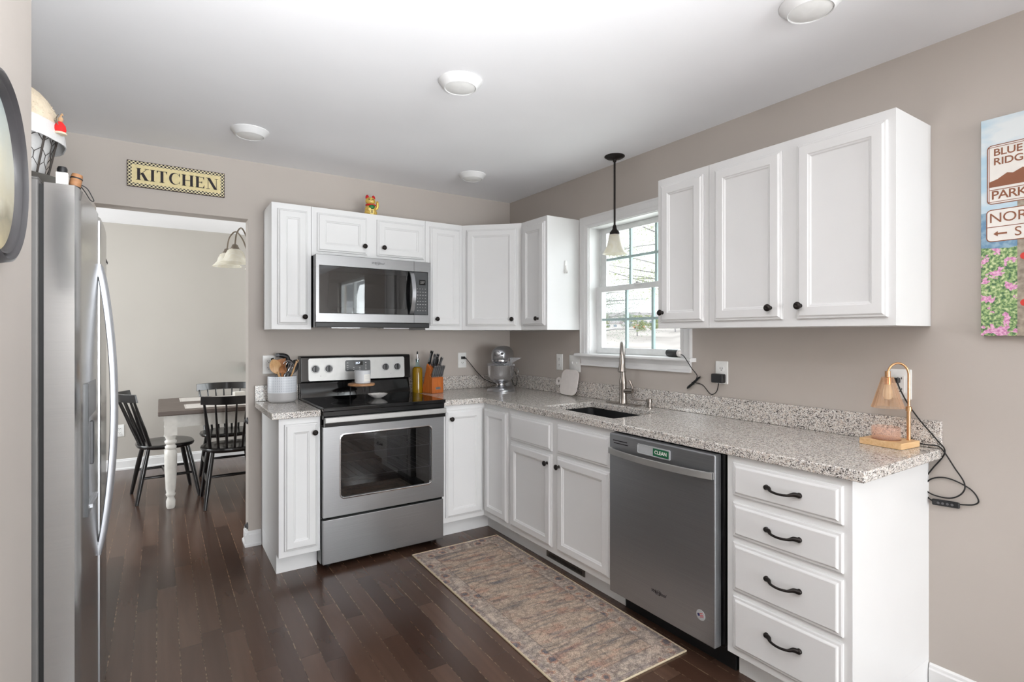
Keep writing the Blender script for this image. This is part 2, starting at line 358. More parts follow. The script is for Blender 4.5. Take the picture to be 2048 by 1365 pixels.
# ------------------------------------------------------------------ mesh building
class MB:
    def __init__(s): s.v = []; s.f = []; s.M = Matrix.Identity(4)
    def pts(s, P):
        i = len(s.v); s.v += [tuple(s.M @ Vector(p)) for p in P]; return i
    def box(s, x0, x1, y0, y1, z0, z1):
        x0, x1 = min(x0, x1), max(x0, x1); y0, y1 = min(y0, y1), max(y0, y1); z0, z1 = min(z0, z1), max(z0, z1)
        i = s.pts([(x0, y0, z0), (x1, y0, z0), (x1, y1, z0), (x0, y1, z0), (x0, y0, z1), (x1, y0, z1), (x1, y1, z1), (x0, y1, z1)])
        s.f += [tuple(i + k for k in q) for q in ((0, 3, 2, 1), (4, 5, 6, 7), (0, 1, 5, 4), (1, 2, 6, 5), (2, 3, 7, 6), (3, 0, 4, 7))]
        return s
    def loops(s, Ls, close=True, cap0=True, cap1=True):
        n = len(Ls[0]); I = [s.pts(l) for l in Ls]
        for a, b_ in zip(I, I[1:]):
            for k in range(n if close else n - 1):
                k2 = (k + 1) % n; s.f.append((a + k, a + k2, b_ + k2, b_ + k))
        if cap0: s.f.append(tuple(reversed([I[0] + k for k in range(n)])))
        if cap1: s.f.append(tuple(I[-1] + k for k in range(n)))
        return s
    def lathe(s, prof, c=(0, 0, 0), axis='z', n=24, cap0=True, cap1=True, sq=(1, 1), flute=None):
        Ls = []
        for r, z in prof:
            l = []
            for k in range(n):
                a = 2 * math.pi * k / n; rr = r * (1 + (flute(k, z) if flute else 0))
                x, y = rr * math.cos(a) * sq[0], rr * math.sin(a) * sq[1]
                p = {'z': (x, y, z), 'y': (x, z, -y), 'x': (z, x, y)}[axis]
                l.append((p[0] + c[0], p[1] + c[1], p[2] + c[2]))
            Ls.append(l)
        return s.loops(Ls, True, cap0, cap1)
    def tube(s, P, r, n=10, smooth=0, closed=False, flat=1.0, caps=True):
        P = [Vector(p) for p in P]; rs = list(r) if isinstance(r, (list, tuple)) else [r] * len(P)
        if smooth:
            Q = []; q = []; m_ = len(P)
            rng = range(m_ if closed else m_ - 1)
            for i in rng:
                if closed: p0, p1, p2, p3 = P[(i - 1) % m_], P[i], P[(i + 1) % m_], P[(i + 2) % m_]; ra, rb = rs[i], rs[(i + 1) % m_]
                else: p0, p1, p2, p3 = P[max(i - 1, 0)], P[i], P[i + 1], P[min(i + 2, m_ - 1)]; ra, rb = rs[i], rs[i + 1]
                for j in range(smooth):
                    t = j / smooth
                    Q.append(.5 * ((2 * p1) + (-p0 + p2) * t + (2 * p0 - 5 * p1 + 4 * p2 - p3) * t * t + (-p0 + 3 * p1 - 3 * p2 + p3) * t ** 3)); q.append(ra + (rb - ra) * t)
            if not closed: Q.append(P[-1]); q.append(rs[-1])
            P, rs = Q, q
        Ls = []; up = None
        for i, p in enumerate(P):
            if closed: d = P[(i + 1) % len(P)] - P[i - 1]
            else: d = P[min(i + 1, len(P) - 1)] - P[max(i - 1, 0)]
            if d.length < 1e-9: d = Vector((0, 0, 1))
            d.normalize()
            if up is None: up = Vector((0, 0, 1)) if abs(d.z) < .9 else Vector((1, 0, 0))
            a = (up - d * up.dot(d)); a.normalize(); up = a; b_ = d.cross(a)
            Ls.append([tuple(p + (a * math.cos(2 * math.pi * k / n) * flat + b_ * math.sin(2 * math.pi * k / n)) * rs[i]) for k in range(n)])
        if closed: Ls.append(Ls[0])
        return s.loops(Ls, True, caps and not closed, caps and not closed)
    def prism(s, poly, ax, a0, a1):
        def P(u, v, w): return {'z': (u, v, w), 'y': (u, w, v), 'x': (w, u, v)}[ax]
        return s.loops([[P(u, v, a0) for u, v in poly], [P(u, v, a1) for u, v in poly]])
    def ball(s, c, r, n=16, m_=10):
        rx, ry, rz = (r, r, r) if isinstance(r, (int, float)) else r
        Ls = []
        for j in range(1, m_):
            t = math.pi * j / m_; Ls.append([(c[0] + rx * math.sin(t) * math.cos(2 * math.pi * k / n), c[1] + ry * math.sin(t) * math.sin(2 * math.pi * k / n), c[2] - rz * math.cos(t)) for k in range(n)])
        return s.loops(Ls)
    def slab(s, xs, ys, on, a0, a1, ax='z'):
        """cells between sorted cuts; on(cx,cy) says whether a cell is solid; extruded a0..a1 along ax"""
        def P(u, v, w): return {'z': (u, v, w), 'y': (u, w, v), 'x': (w, u, v)}[ax]
        nx, ny = len(xs), len(ys); idx = {}
        def vid(i, j, k):
            if (i, j, k) not in idx: idx[(i, j, k)] = s.pts([P(xs[i], ys[j], (a0, a1)[k])])
            return idx[(i, j, k)]
        O = lambda i, j: 0 <= i < nx - 1 and 0 <= j < ny - 1 and on((xs[i] + xs[i + 1]) / 2, (ys[j] + ys[j + 1]) / 2)
        for i in range(nx - 1):
            for j in range(ny - 1):
                if not O(i, j): continue
                s.f.append((vid(i, j, 0), vid(i, j + 1, 0), vid(i + 1, j + 1, 0), vid(i + 1, j, 0)))
                s.f.append((vid(i, j, 1), vid(i + 1, j, 1), vid(i + 1, j + 1, 1), vid(i, j + 1, 1)))
                if not O(i - 1, j): s.f.append((vid(i, j, 0), vid(i, j, 1), vid(i, j + 1, 1), vid(i, j + 1, 0)))
                if not O(i + 1, j): s.f.append((vid(i + 1, j, 0), vid(i + 1, j + 1, 0), vid(i + 1, j + 1, 1), vid(i + 1, j, 1)))
                if not O(i, j - 1): s.f.append((vid(i, j, 0), vid(i + 1, j, 0), vid(i + 1, j, 1), vid(i, j, 1)))
                if not O(i, j + 1): s.f.append((vid(i, j + 1, 0), vid(i, j + 1, 1), vid(i + 1, j + 1, 1), vid(i + 1, j + 1, 0)))
        return s
    def build(s, name, mat, parent=None, bevel=0, seg=2, ang=35, loc=None, smooth=True):
        me = bpy.data.meshes.new(name); me.from_pydata(s.v, [], s.f)
        bm = bmesh.new(); bm.from_mesh(me); bmesh.ops.recalc_face_normals(bm, faces=bm.faces); bm.to_mesh(me); bm.free()
        me.materials.append(MATS[mat])
        if smooth:
            for p in me.polygons: p.use_smooth = True
            me.set_sharp_from_angle(angle=R(ang))
        o = bpy.data.objects.new(name, me); COL.objects.link(o)
        if parent is not None: o.parent = parent
        if loc is not None: o.location = loc
        if bevel:
            md = o.modifiers.new('bevel', 'BEVEL'); md.width = bevel; md.segments = seg; md.limit_method = 'ANGLE'; md.angle_limit = R(40)
            md.harden_normals = True
        return o
def box(name, mat, parent, x0, x1, y0, y1, z0, z1, bevel=.002, seg=2):
    return MB().box(x0, x1, y0, y1, z0, z1).build(name, mat, parent, bevel, seg)
def thing(name, label, cat, loc=(0, 0, 0), rz=0, group=None):
    o = bpy.data.objects.new(name, None); COL.objects.link(o); o.location = loc; o.rotation_euler = (0, 0, rz)
    o.empty_display_size = .05; o['label'] = label; o['category'] = cat
    if group: o['group'] = group
    return o
def tag(o, label, cat, group=None):
    o['label'] = label; o['category'] = cat
    if group: o['group'] = group
    return o
def struct(o): o['kind'] = 'structure'; return o
def lab(o, l): o['label'] = l; return o
def text(s_, size, mat, parent, name, mtx, depth=.0006, shear=0, align='CENTER', spacing=1.0, bold=0):
    cu = bpy.data.curves.new(name, 'FONT'); cu.body = s_; cu.size = size; cu.extrude = depth; cu.shear = shear
    cu.align_x = align; cu.align_y = 'CENTER'; cu.space_character = spacing; cu.offset = bold; cu.resolution_u = 4
    t = bpy.data.objects.new(name, cu); COL.objects.link(t)
    dg = bpy.context.evaluated_depsgraph_get(); me = bpy.data.meshes.new_from_object(t.evaluated_get(dg))
    bpy.data.objects.remove(t); me.transform(mtx); me.materials.clear(); me.materials.append(MATS[mat])
    o = bpy.data.objects.new(name, me); COL.objects.link(o); o.parent = parent; return o
def front_mtx(x, y, z):      # text lying on a plane facing local -y
    return Matrix.Translation((x, y, z)) @ Matrix.Rotation(R(90), 4, 'X')

def rrect(x0, x1, z0, z1, r, y, n=6):
    l = []
    for cx, cz, a0 in ((x1 - r, z1 - r, 0), (x0 + r, z1 - r, 90), (x0 + r, z0 + r, 180), (x1 - r, z0 + r, 270)):
        for k in range(n + 1): a = R(a0 + 90 * k / n); l.append((cx + r * math.cos(a), y, cz + r * math.sin(a)))
    return l
# ------------------------------------------------------------------ room shell
CE = 2.4406
XL = -2.714
struct(MB().box(-5.2, .7, -9.8, 3.1, -.06, 0).build('floor', 'floor_planks'))
struct(MB().box(-5.2, .7, -9.8, 3.1, CE, CE + .08).build('ceiling', 'ceiling_paint'))
struct(MB().slab([-5.0, -2.751, -1.978, .0], [0, 2.072, CE], lambda x, z: not (-2.751 < x < -1.978 and z < 2.072), 0, .125, 'y').build('wall_back', 'wall_paint'))
struct(MB().slab([-9.6, -6.0, -4.6, -1.765, -.99, .125], [0, .9, 1.19, 2.085, 2.2, CE], lambda y, z: not (-1.765 < y < -.99 and 1.19 < z < 2.085) and not (-6 < y < -4.6 and .9 < z < 2.2), 0, .15, 'x').build('wall_right', 'wall_paint'))
struct(MB().box(XL - .12, XL, -9.6, -1.955, 0, CE).build('wall_left', 'wall_paint'))
struct(MB().box(-3.62, -3.5, -1.955, 0, 0, CE).build('wall_alcove', 'wall_paint'))
struct(MB().box(-3.62, XL - .12, -2.0, -1.955, 0, CE).build('wall_alcove_end', 'wall_paint'))
struct(MB().slab([XL, -2.35, -.15, 0], [0, .04, 2.2, CE], lambda x, z: not (-2.35 < x < -.15 and .04 < z < 2.2), -9.6, -9.46, 'y').build('wall_rear', 'wall_paint'))
struct(MB().box(-5.0, .6, 2.8, 2.92, 0, CE).build('wall_dining_far', 'dining_paint'))
struct(MB().slab([.125, .6, 2.4, 2.8], [0, .6, 2.3, CE], lambda y, z: not (.6 < y < 2.4 and .6 < z < 2.3), .45, .6, 'x').build('wall_dining_right', 'dining_paint'))
struct(MB().box(0, .6, .05, .125, 0, CE).build('wall_dining_near', 'dining_paint'))
struct(MB().slab([.125, .6, 2.4, 2.8], [0, .6, 2.3, CE], lambda y, z: not (.6 < y < 2.4 and .6 < z < 2.3), -5.1, -5.0, 'x').build('wall_dining_left', 'dining_paint'))

def baseboard(name, P0, P1, n, h=.095, t=.014):
    """runs from P0 to P1 along the floor, n = direction into the room"""
    P0 = Vector((*P0, 0)); P1 = Vector((*P1, 0)); n = Vector((*n, 0))
    prof = [(0, 0), (t + .008, 0), (t + .008, .014), (t, .02), (t, h - .022), (t - .004, h - .016), (t - .005, h - .006), (.003, h), (0, h)]
    mb = MB(); mb.loops([[tuple(p + n * a + Vector((0, 0, z))) for a, z in prof] for p in (P0, P1)])
    return struct(mb.build(name, 'trim_white', ang=25))
baseboard('baseboard_right', (0, -9.4), (0, -2.922), (-1, 0))
baseboard('baseboard_dining', (-5, 2.8), (.45, 2.8), (0, -1), .108)
baseboard('baseboard_back', (-2.0, 0), (-1.905, 0), (0, -1))
baseboard('baseboard_jamb', (-1.978, -.018), (-1.978, .125), (-1, 0))
baseboard('baseboard_left', (XL, -9.4), (XL, -1.955), (1, 0))

# ------------------------------------------------------------------ window over the sink
win = struct(bpy.data.objects.new('window_1', None)); COL.objects.link(win); win.location = (0, -1.377, 1.2)
def wbox(name, mat, x0, x1, y0, y1, z0, z1, bevel=.002, parent=None):   # y about the window's centre, absolute z
    mb = MB().box(x0, x1, y0, y1, z0 - 1.2, z1 - 1.2)
    return mb.build(name, mat, parent or win, bevel)
IH, OH = .3875, .46      # half widths: inner opening, casing outside
def casing(name, pts, zc):
    return None
# casing as a mitred moulding: profile loops round three sides
prof = [(0, 0), (0, -.012), (.012, -.016), (.02, -.014), (.03, -.018), (.058, -.018), (.066, -.022), (.0725, -.022), (.0725, 0)]
mb = MB(); Ls = []
for (y, z, sy, sz) in ((IH, 1.212, 1, 0), (IH, 2.07, 1, 1), (-IH, 2.07, -1, 1), (-IH, 1.212, -1, 0)):
    Ls.append([(d, y + a * sy, z + a * sz - 1.2) for a, d in prof])
mb.loops(Ls); mb.build('casing', 'trim_white', win, ang=20)
mb = MB()
mb.box(-.001, .15, IH - .004, IH + .012, .0, .88).box(-.001, .15, -IH - .012, -IH + .004, .0, .88).box(-.001, .15, -IH, IH, .866, .884)
mb.build('jamb', 'trim_white', win)
mb = MB(); mb.prism([(-.052, -.008), (-.056, -.002), (-.052, .008), (-.044, .012), (0.13, .012), (0.13, -.01), (-.044, -.01)], 'y', -OH - .025, OH + .025)
mb.v = [(x, y, z) for x, y, z in mb.v]
mb.build('stool', 'trim_white', win, ang=25)
mb = MB(); mb.prism([(0, -.01), (-.024, -.01), (-.022, -.022), (-.014, -.034), (-.013, -.054), (-.02, -.062), (-.02, -.07), (0, -.07)], 'y', -OH + .005, OH - .005)
mb.build('apron', 'trim_white', win, ang=20)
def sash(x0, x1, z0, z1, hy, cols, rows, mat='vinyl', stw=.05):
    st, rt, rb = stw, .036, .04
    mb = MB().slab([-hy, -hy + st, hy - st, hy], [z0 - 1.2, z0 + rb - 1.2, z1 - rt - 1.2, z1 - 1.2], lambda y, z: not (-hy + st < y < hy - st and z0 + rb - 1.2 < z < z1 - rt - 1.2), x0, x1, 'x')
    s_ = mb.build('sash', mat, win, .0025)
    g0, g1, gz0, gz1 = -hy + st, hy - st, z0 + rb - 1.2, z1 - rt - 1.2
    xm = (x0 + x1) / 2
    MB().box(xm - .002, xm + .002, g0 - .004, g1 + .004, gz0 - .004, gz1 + .004).build('pane', 'window_glass', s_)
    for i in range(1, cols):
        y = g1 - (g1 - g0) * i / cols; MB().box(xm - .009, xm + .009, y - .008, y + .008, gz0, gz1).build('muntin', 'muntin', s_)
    for i in range(1, rows):
        z = gz0 + (gz1 - gz0) * i / rows; MB().box(xm - .0085, xm + .0085, g0, g1, z - .008, z + .008).build('muntin', 'muntin', s_)
    return s_
sash(.1, .128, 1.63, 2.066, IH - .012, 3, 2)
lo = sash(.066, .094, 1.213, 1.665, IH - .004, 3, 2)
MB().box(.054, .066, -.03, .03, 1.655 - 1.2, 1.668 - 1.2).lathe([(.012, .468), (.012, .476), (.004, .478)], (.06, 0, 0)).build('sash_lock', 'vinyl', win, .002)
MB().box(.13, .145, -IH + .0, IH, .0, .01).box(.094, .146, -IH, -IH + .012, 0, .88).box(.094, .146, IH - .012, IH, 0, .88).build('track', 'vinyl', win)

# patio door behind the camera
pd_ = struct(bpy.data.objects.new('door_1', None)); COL.objects.link(pd_); pd_.location = (-1.25, -9.46, 0)
for k, (a, c_) in enumerate(((-1.1, .02), (-.02, 1.1))):
    fr = MB().slab([a, a + .07, c_ - .07, c_], [.04, .16, 2.12, 2.2], lambda x, z, a=a, c_=c_: not (a + .07 < x < c_ - .07 and .16 < z < 2.12), -.07 + k * .03, -.03 + k * .03, 'y').build('sliding_panel', 'vinyl', pd_, .003)
    MB().box(a + .07, c_ - .07, -.052 + k * .03, -.048 + k * .03, .16, 2.12).build('pane', 'window_glass', fr)
sw_ = struct(bpy.data.objects.new('window_3', None)); COL.objects.link(sw_); sw_.location = (.05, -5.3, .9)
MB().slab([-.7, -.65, -.02, .02, .65, .7], [0, .05, .63, .67, 1.25, 1.3], lambda y, z: abs(y) > .65 or abs(y) < .02 or z < .05 or z > 1.25 or .63 < z < .67, 0, .05, 'x').build('window_frame', 'vinyl', sw_, .003)
MB().box(.022, .026, -.65, .65, .05, 1.25).build('pane', 'window_glass', sw_)
dw_ = struct(bpy.data.objects.new('window_2', None)); COL.objects.link(dw_); dw_.location = (.45, 1.5, .6)
MB().slab([-.9, -.85, -.02, .02, .85, .9], [0, .05, .83, .88, 1.65, 1.7], lambda y, z: abs(y) > .85 or abs(y) < .02 or z < .05 or z > 1.65 or .83 < z < .88, .03, .08, 'x').build('window_frame', 'vinyl', dw_, .003)
MB().box(.052, .056, -.85, .85, .05, 1.65).build('pane', 'window_glass', dw_)

dl_ = struct(bpy.data.objects.new('window_4', None)); COL.objects.link(dl_); dl_.location = (-5.1, 1.5, .6)
MB().slab([-.9, -.85, -.02, .02, .85, .9], [0, .05, .83, .88, 1.65, 1.7], lambda y, z: abs(y) > .85 or abs(y) < .02 or z < .05 or z > 1.65 or .83 < z < .88, .02, .07, 'x').build('window_frame', 'vinyl', dl_, .003)
MB().box(.042, .046, -.85, .85, .05, 1.65).build('pane', 'window_glass', dl_)

# ------------------------------------------------------------------ cabinets
def knob(parent, x, y, z, M=None):
    mb = MB();
    if M is not None: mb.M = M
    mb.lathe([(.009, 0), (.008, -.003), (.0055, -.007), (.0055, -.012), (.009, -.016), (.0145, -.019), (.0155, -.023), (.0135, -.027), (.006, -.029), (.005, -.028)], (x, y, z), 'y', 20)
    return mb.build('knob', 'bronze', parent, ang=50)
def pull(parent, x, y, z, w=.118):
    mb = MB()
    P = [(-w / 2, -.006, .0), (-w / 2 + .014, -.012, .001), (-w / 4, -.024, -.004), (0, -.029, -.006), (w / 4, -.024, -.004), (w / 2 - .014, -.012, .001), (w / 2, -.006, 0)]
    mb.tube([(x + a, y + b_, z + c_) for a, b_, c_ in P], [.0085, .008, .0045, .0042, .0045, .008, .0085], 10, 5)
    for sgn in (-1, 1): mb.lathe([(.0095, 0), (.009, -.008), (.004, -.011)], (x + sgn * w / 2, y, z), 'y', 12)
    return mb.build('pull', 'bronze', parent, ang=60)
def panel_front(name, parent, x0, x1, z0, z1, yf, slab=False, M=None):
    """a door or drawer front on a face frame at y=yf, facing -y, stepped edge and (doors) a recessed field"""
    t = .019
    if slab: steps = [(0, 0), (0, .008), (.004, .011), (.011, .012), (.015, .0175), (.018, t)]
    else: steps = [(0, 0), (0, .009), (.003, .0125), (.008, .0135), (.011, .017), (.014, t), (.046, t), (.049, .016), (.054, .0145), (.058, .0105), (.064, .0095)]
    mb = MB()
    if M is not None: mb.M = M
    mb.loops([[(x0 + i, yf - d, z0 + i), (x1 - i, yf - d, z0 + i), (x1 - i, yf - d, z1 - i), (x0 + i, yf - d, z1 - i)] for i, d in steps])
    return mb.build(name, 'white_paint', parent, ang=12)
G_U = 'white wall cabinets'
UB, UT, UD = 1.372, 2.134, .30
def upper(label, loc, rz, w, doors, z0=UB):
    t = thing('wall_cabinet', label, 'cabinet', loc, rz)
    box('carcass', 'white_paint', t, .0008, w - .0008, -UD, -.001, z0 - loc[2], UT - loc[2], .0012)
    for (a, b_, c0, c1, kx, kz) in doors:
        d = panel_front('door', t, a, b_, c0 - loc[2], c1 - loc[2], -UD)
        knob(d, kx, -UD - .019, kz - loc[2])
    return t
upper('narrow white wall cabinet at the far left end, left of the microwave', (-1.8915, 0, UB), 0, .2285, [(.0325, .2045, 1.403, 2.098, .1845, 1.449)])
upper('short white two-door wall cabinet directly above the microwave', (-1.663, 0, 1.83), 0, .762, [(.033, .346, 1.86, 2.1, .326, 1.913), (.414, .75, 1.86, 2.1, .455, 1.915)], 1.83)
upper('narrow white wall cabinet between the microwave and the corner cabinet', (-.901, 0, UB), 0, .291, [(.034, .269, 1.403, 2.098, .077, 1.45)])
upper('narrow white wall cabinet left of the window, white hook on its side', (0, -.61, UB), R(-90), .304, [(.03, .285, 1.403, 2.098, .225, 1.449)])
upper('narrow white wall cabinet just right of the window', (0, -1.858, UB), R(-90), .306, [(.027, .281, 1.403, 2.098, .045, 1.451)])
upper('wide white two-door wall cabinet, furthest right', (0, -2.164, UB), R(-90), .762, [(.037, .356, 1.403, 2.098, .311, 1.452), (.418, .737, 1.403, 2.098, .436, 1.455)])
# diagonal corner unit
t = thing('wall_cabinet', 'diagonal white wall cabinet filling the corner above the stand mixer', 'cabinet', (-.61, -UD, UB), R(-45))
Mi = (Matrix.Translation((-.61, -UD, 0)) @ Matrix.Rotation(R(-45), 4, 'Z')).inverted()
mb = MB(); mb.M = Mi; mb.prism([(-.001, -.001), (-.6095, -.001), (-.6095, -UD), (-UD, -.6095), (-.001, -.6095)], 'z', 0, UT - UB); mb.build('carcass', 'white_paint', t, .0012)
d = panel_front('door', t, .035, .403, .031, .726, 0); knob(d, .375, -.019, .078)

BD = .60
def base_cab(label, loc, rz, w, hollow=False):
    t = thing('base_cabinet', label, 'cabinet', loc, rz)
    mb = MB(); mb.prism([(0, .11), (-BD, .11), (-BD, .876), (-BD + .02, .876), (-BD + .02, .6), (0, .6)] if hollow else [(0, .11), (-BD, .11), (-BD, .876), (0, .876)], 'x', .001, w - .001)
    mb.v = [(x, y if y > -.01 else y, z) for x, y, z in mb.v]
    mb.box(.001, w - .001, -BD + .075, 0, .0, .11)
    mb.build('carcass', 'white_paint', t, .0012)
    return t
t = base_cab('narrow white base cabinet at the left of the range', (-1.904, 0, 0), 0, .222)
d = panel_front('door', t, .029, .205, .145, .844, -BD); knob(d, .186, -BD - .019, .79)
# corner unit, two hinged door leaves meeting in the corner
t = thing('base_cabinet', 'white corner base cabinet below the stand mixer, two leaves meeting in the corner', 'cabinet', (-.3, -.3, 0))
mb = MB(); off = Vector((.3, .3, 0)); mb.M = Matrix.Translation(off)
mb.slab([-.922, -BD, -.001], [-.913, -BD, -.001], lambda x, y: not (x < -BD and y < -BD), .11, .876)
mb.slab([-.922, -BD + .075, -.001], [-.913, -BD + .075, -.001], lambda x, y: not (x < -BD + .075 and y < -BD + .075), 0, .11)
mb.build('carcass', 'white_paint', t, .0012)
d = panel_front('door', t, -.894 + .3, -.6215 + .3, .145, .844, -BD + .3); knob(d, -.862 + .3, -BD - .019 + .3, .79)
Mr = Matrix.Translation((.3, .3, 0)) @ Matrix.Rotation(R(-90), 4, 'Z')
panel_front('door', t, .6215, .902, .145, .844, -BD, M=Mr)
# sink base
t = base_cab('white sink base cabinet with two doors and two false drawers', (0, -.914, 0), R(-90), .937, True)
panel_front('drawer_front', t, .031, .447, .684, .842, -BD, True); panel_front('drawer_front', t, .5, .913, .684, .842, -BD, True)
d = panel_front('door', t, .031, .447, .145, .665, -BD); knob(d, .42, -BD - .019, .615)
d = panel_front('door', t, .5, .913, .145, .665, -BD); knob(d, .527, -BD - .019, .615)
# drawer base
t = base_cab('white base cabinet with four drawers at the near right end', (0, -2.468, 0), R(-90), .452)
for z0, z1, kz in ((.725, .852, .79), (.568, .7, .638), (.362, .548, .461), (.14, .342, .257)):
    d = panel_front('drawer', t, .03, .425, z0, z1, -BD, True); pull(d, .232, -BD - .019, kz)

# ------------------------------------------------------------------ worktops
CT0, CT1 = .877, .914
CDp = .622
ZK = 1.016
# left piece
o = MB().box(-1.943, -1.6835, -CDp, -.001, CT0, CT1).build('countertop', 'granite', None, .005, 3)
tag(o, 'small speckled granite countertop piece left of the range', 'countertop')
o = MB().box(-1.943, -1.6835, -.022, -.001, CT1 + .0005, ZK).build('backsplash', 'granite', None, .002)
tag(o, 'short granite backsplash strip behind the utensil crock', 'backsplash')
SX0, SX1, SY0, SY1 = -.52, -.155, -1.76, -1.185
mb = MB().slab([-.921, -CDp, SX0, SX1, -.001], [-2.962, SY0, SY1, -CDp, -.001], lambda x, y: not (x < -CDp and y < -CDp) and not (SX0 < x < SX1 and SY0 < y < SY1), CT0, CT1)
o = mb.build('countertop', 'granite', None, .005, 3); tag(o, 'L-shaped speckled granite countertop with a cut-out for the sink', 'countertop')
o = MB().box(-.921, -.001, -.022, -.001, CT1 + .0005, ZK).build('backsplash', 'granite', None, .002)
tag(o, 'granite backsplash strip behind the knife block and mixer', 'backsplash')
o = MB().box(-.022, -.001, -2.962, -.0225, CT1 + .0005, ZK).build('backsplash', 'granite', None, .002)
tag(o, 'long granite backsplash strip below the window wall', 'backsplash')

# sink
t = thing('sink', 'black undermount sink set in the granite below the window', 'sink', (-.337, -1.472, .69))
hx, hy = .20, .305
mb = MB()
def rr(hx, hy, r, z, n=5):
    l = []
    for cx, cy, a0 in ((hx - r, hy - r, 0), (-hx + r, hy - r, 90), (-hx + r, -hy + r, 180), (hx - r, -hy + r, 270)):
        for k in range(n + 1): a = R(a0 + 90 * k / n); l.append((cx + r * math.cos(a), cy + r * math.sin(a), z))
    return l
mb.loops([rr(hx + .008, hy + .008, .04, .186), rr(hx + .008, hy + .008, .04, .01), rr(hx - .01, hy - .01, .03, 0)], cap1=True)
mb2 = MB(); mb2.loops([rr(hx + .02, hy + .02, .04, .185), rr(hx - .012, hy - .012, .04, .185), rr(hx - .016, hy - .016, .04, .02), rr(hx - .04, hy - .04, .04, .008)], cap0=False)
mb2.build('basin', 'sink_black', t)
MB().lathe([(.045, .008), (.045, .0105), (.03, .0115), (.028, .0095)], (0, 0, 0), n=20).build('drain', 'nickel', t)

# faucet
t = thing('faucet', 'brushed nickel gooseneck kitchen faucet behind the sink', 'faucet', (-.075, -1.385, CT1))
box('base_plate', 'nickel', t, -.028, .028, -.125, .125, .0, .006, .003)
MB().lathe([(.026, .006), (.0245, .012), (.0225, .04), (.022, .12), (.023, .128), (.021, .15), (.0155, .175), (.0135, .2)], n=24).build('body', 'nickel', t)
dd = Vector((-.735, -.68, 0))
P = []
for k in range(15):
    a = R(180 - 180 * k / 14 * 1.0); P.append(tuple(dd * (.082 + .082 * math.cos(a)) + Vector((0, 0, .295 + .081 * math.sin(a)))))
MB().tube([(0, 0, .195), (0, 0, .25)] + P + [tuple(dd * .164 + Vector((0, 0, .27)))], .0138, 14).build('spout', 'nickel', t)
h = dd * .164
MB().lathe([(.0155, .292), (.0165, .286), (.0165, .27), (.018, .245), (.0245, .218), (.0255, .212), (.022, .208), (.018, .21)], (h.x, h.y, 0), n=22).build('spray_head', 'nickel', t)
lv = Vector((.15, -1, 0)).normalized()
q = MB(); q.tube([tuple(lv * .01 + Vector((0, 0, .082))), tuple(lv * .05 + Vector((0, 0, .084))), tuple(lv * .07 + Vector((0, 0, .084)))], [.018, .016, .012], 14)
q.tube([tuple(lv * .062 + Vector((0, 0, .085))), tuple(lv * .07 + Vector((.0, 0, .105))), tuple(lv * .052 + Vector((-.004, 0, .148)))], [.0075, .006, .0075], 10, 4); q.build('handle', 'nickel', t)
t = thing('soap_dispenser', 'nickel soap dispenser pump on the counter right of the faucet', 'dispenser', (-.072, -1.592, CT1))
MB().lathe([(.02, 0), (.02, .004), (.0135, .006), (.0135, .03), (.017, .033), (.017, .052), (.014, .054)], n=18).build('pump_body', 'nickel', t)
MB().tube([(0, .01, .043), (-.03, .07, .044), (-.045, .1, .042)], [.006, .0055, .004], 8).build('nozzle', 'nickel', t)

# ------------------------------------------------------------------ range
RX0 = -1.6815; RW = .758
t = thing('kitchen_range', 'stainless steel electric range with black glass cooktop', 'range', (RX0, 0, 0))
mb = MB().slab([0, .05, .708, RW], [.03, .3, .36, .80, .905], lambda x, z: True, -.625, -.03, 'y'); 
mb = MB(); mb.box(0, RW, -.16, -.03, .03, .905); mb.box(0, .055, -.612, -.16, .03, .905).box(RW - .055, RW, -.612, -.16, .03, .905).box(.055, RW - .055, -.612, -.16, .03, .36).box(.055, RW - .055, -.612, -.16, .82, .905)
mb.build('body', 'black_enamel', t)
for x in (.05, RW - .05):
    for y in (-.09, -.56): MB().lathe([(.016, 0), (.016, .008), (.008, .012), (.008, .035)], (x, y, 0), n=12).build('foot', 'rubber', t)
MB().box(0, RW, -.668, -.085, .905, .927).build('cooktop', 'black_gloss', t, .004, 3)
for (x, y, r) in ((.2, -.5, .11), (.2, -.24, .08), (.56, -.5, .09), (.56, -.24, .1), (.38, -.22, .05)):
    MB().lathe([(r, .92715), (r - .0015, .92725), (r - .003, .92715)], (x, y, 0), n=40, cap0=False, cap1=False).build('burner_ring', 'display_grey', t)
MB().box(.004, RW - .004, -.655, -.612, .858, .904).build('vent_trim', 'black_enamel', t, .002)
MB().box(.003, RW - .003, -.64, -.613, .034, .286).build('drawer', 'steel', t, .004, 3)
DX0, DX1 = .1, RW - .09
dr = MB().slab([.004, DX0, DX1, RW - .004], [.303, .402, .766, .815], lambda x, z: not (DX0 < x < DX1 and .402 < z < .766), -.648, -.613, 'y'); q = rrect(DX0 - .001, DX1 + .001, .401, .767, .0003, -.6475); dr.loops([q, rrect(DX0 - .004, DX1 + .004, .398, .770, .03, -.6475), rrect(DX0 - .004, DX1 + .004, .398, .770, .03, -.62)], cap0=False, cap1=False); dr = dr.build('oven_door', 'steel', t)
# rounded chrome window trim
mb = MB(); e = .0
A = (DX0 - .006, DX1 + .006, .396, .772)
mb.loops([rrect(*A, .03, -.6475), rrect(*A, .03, -.6525), rrect(A[0] + .006, A[1] - .006, A[2] + .006, A[3] - .006, .026, -.654), rrect(A[0] + .012, A[1] - .012, A[2] + .012, A[3] - .012, .02, -.649), rrect(A[0] + .012, A[1] - .012, A[2] + .012, A[3] - .012, .02, -.64)], cap0=False, cap1=False)
mb.build('window_trim', 'chrome', dr, ang=50)
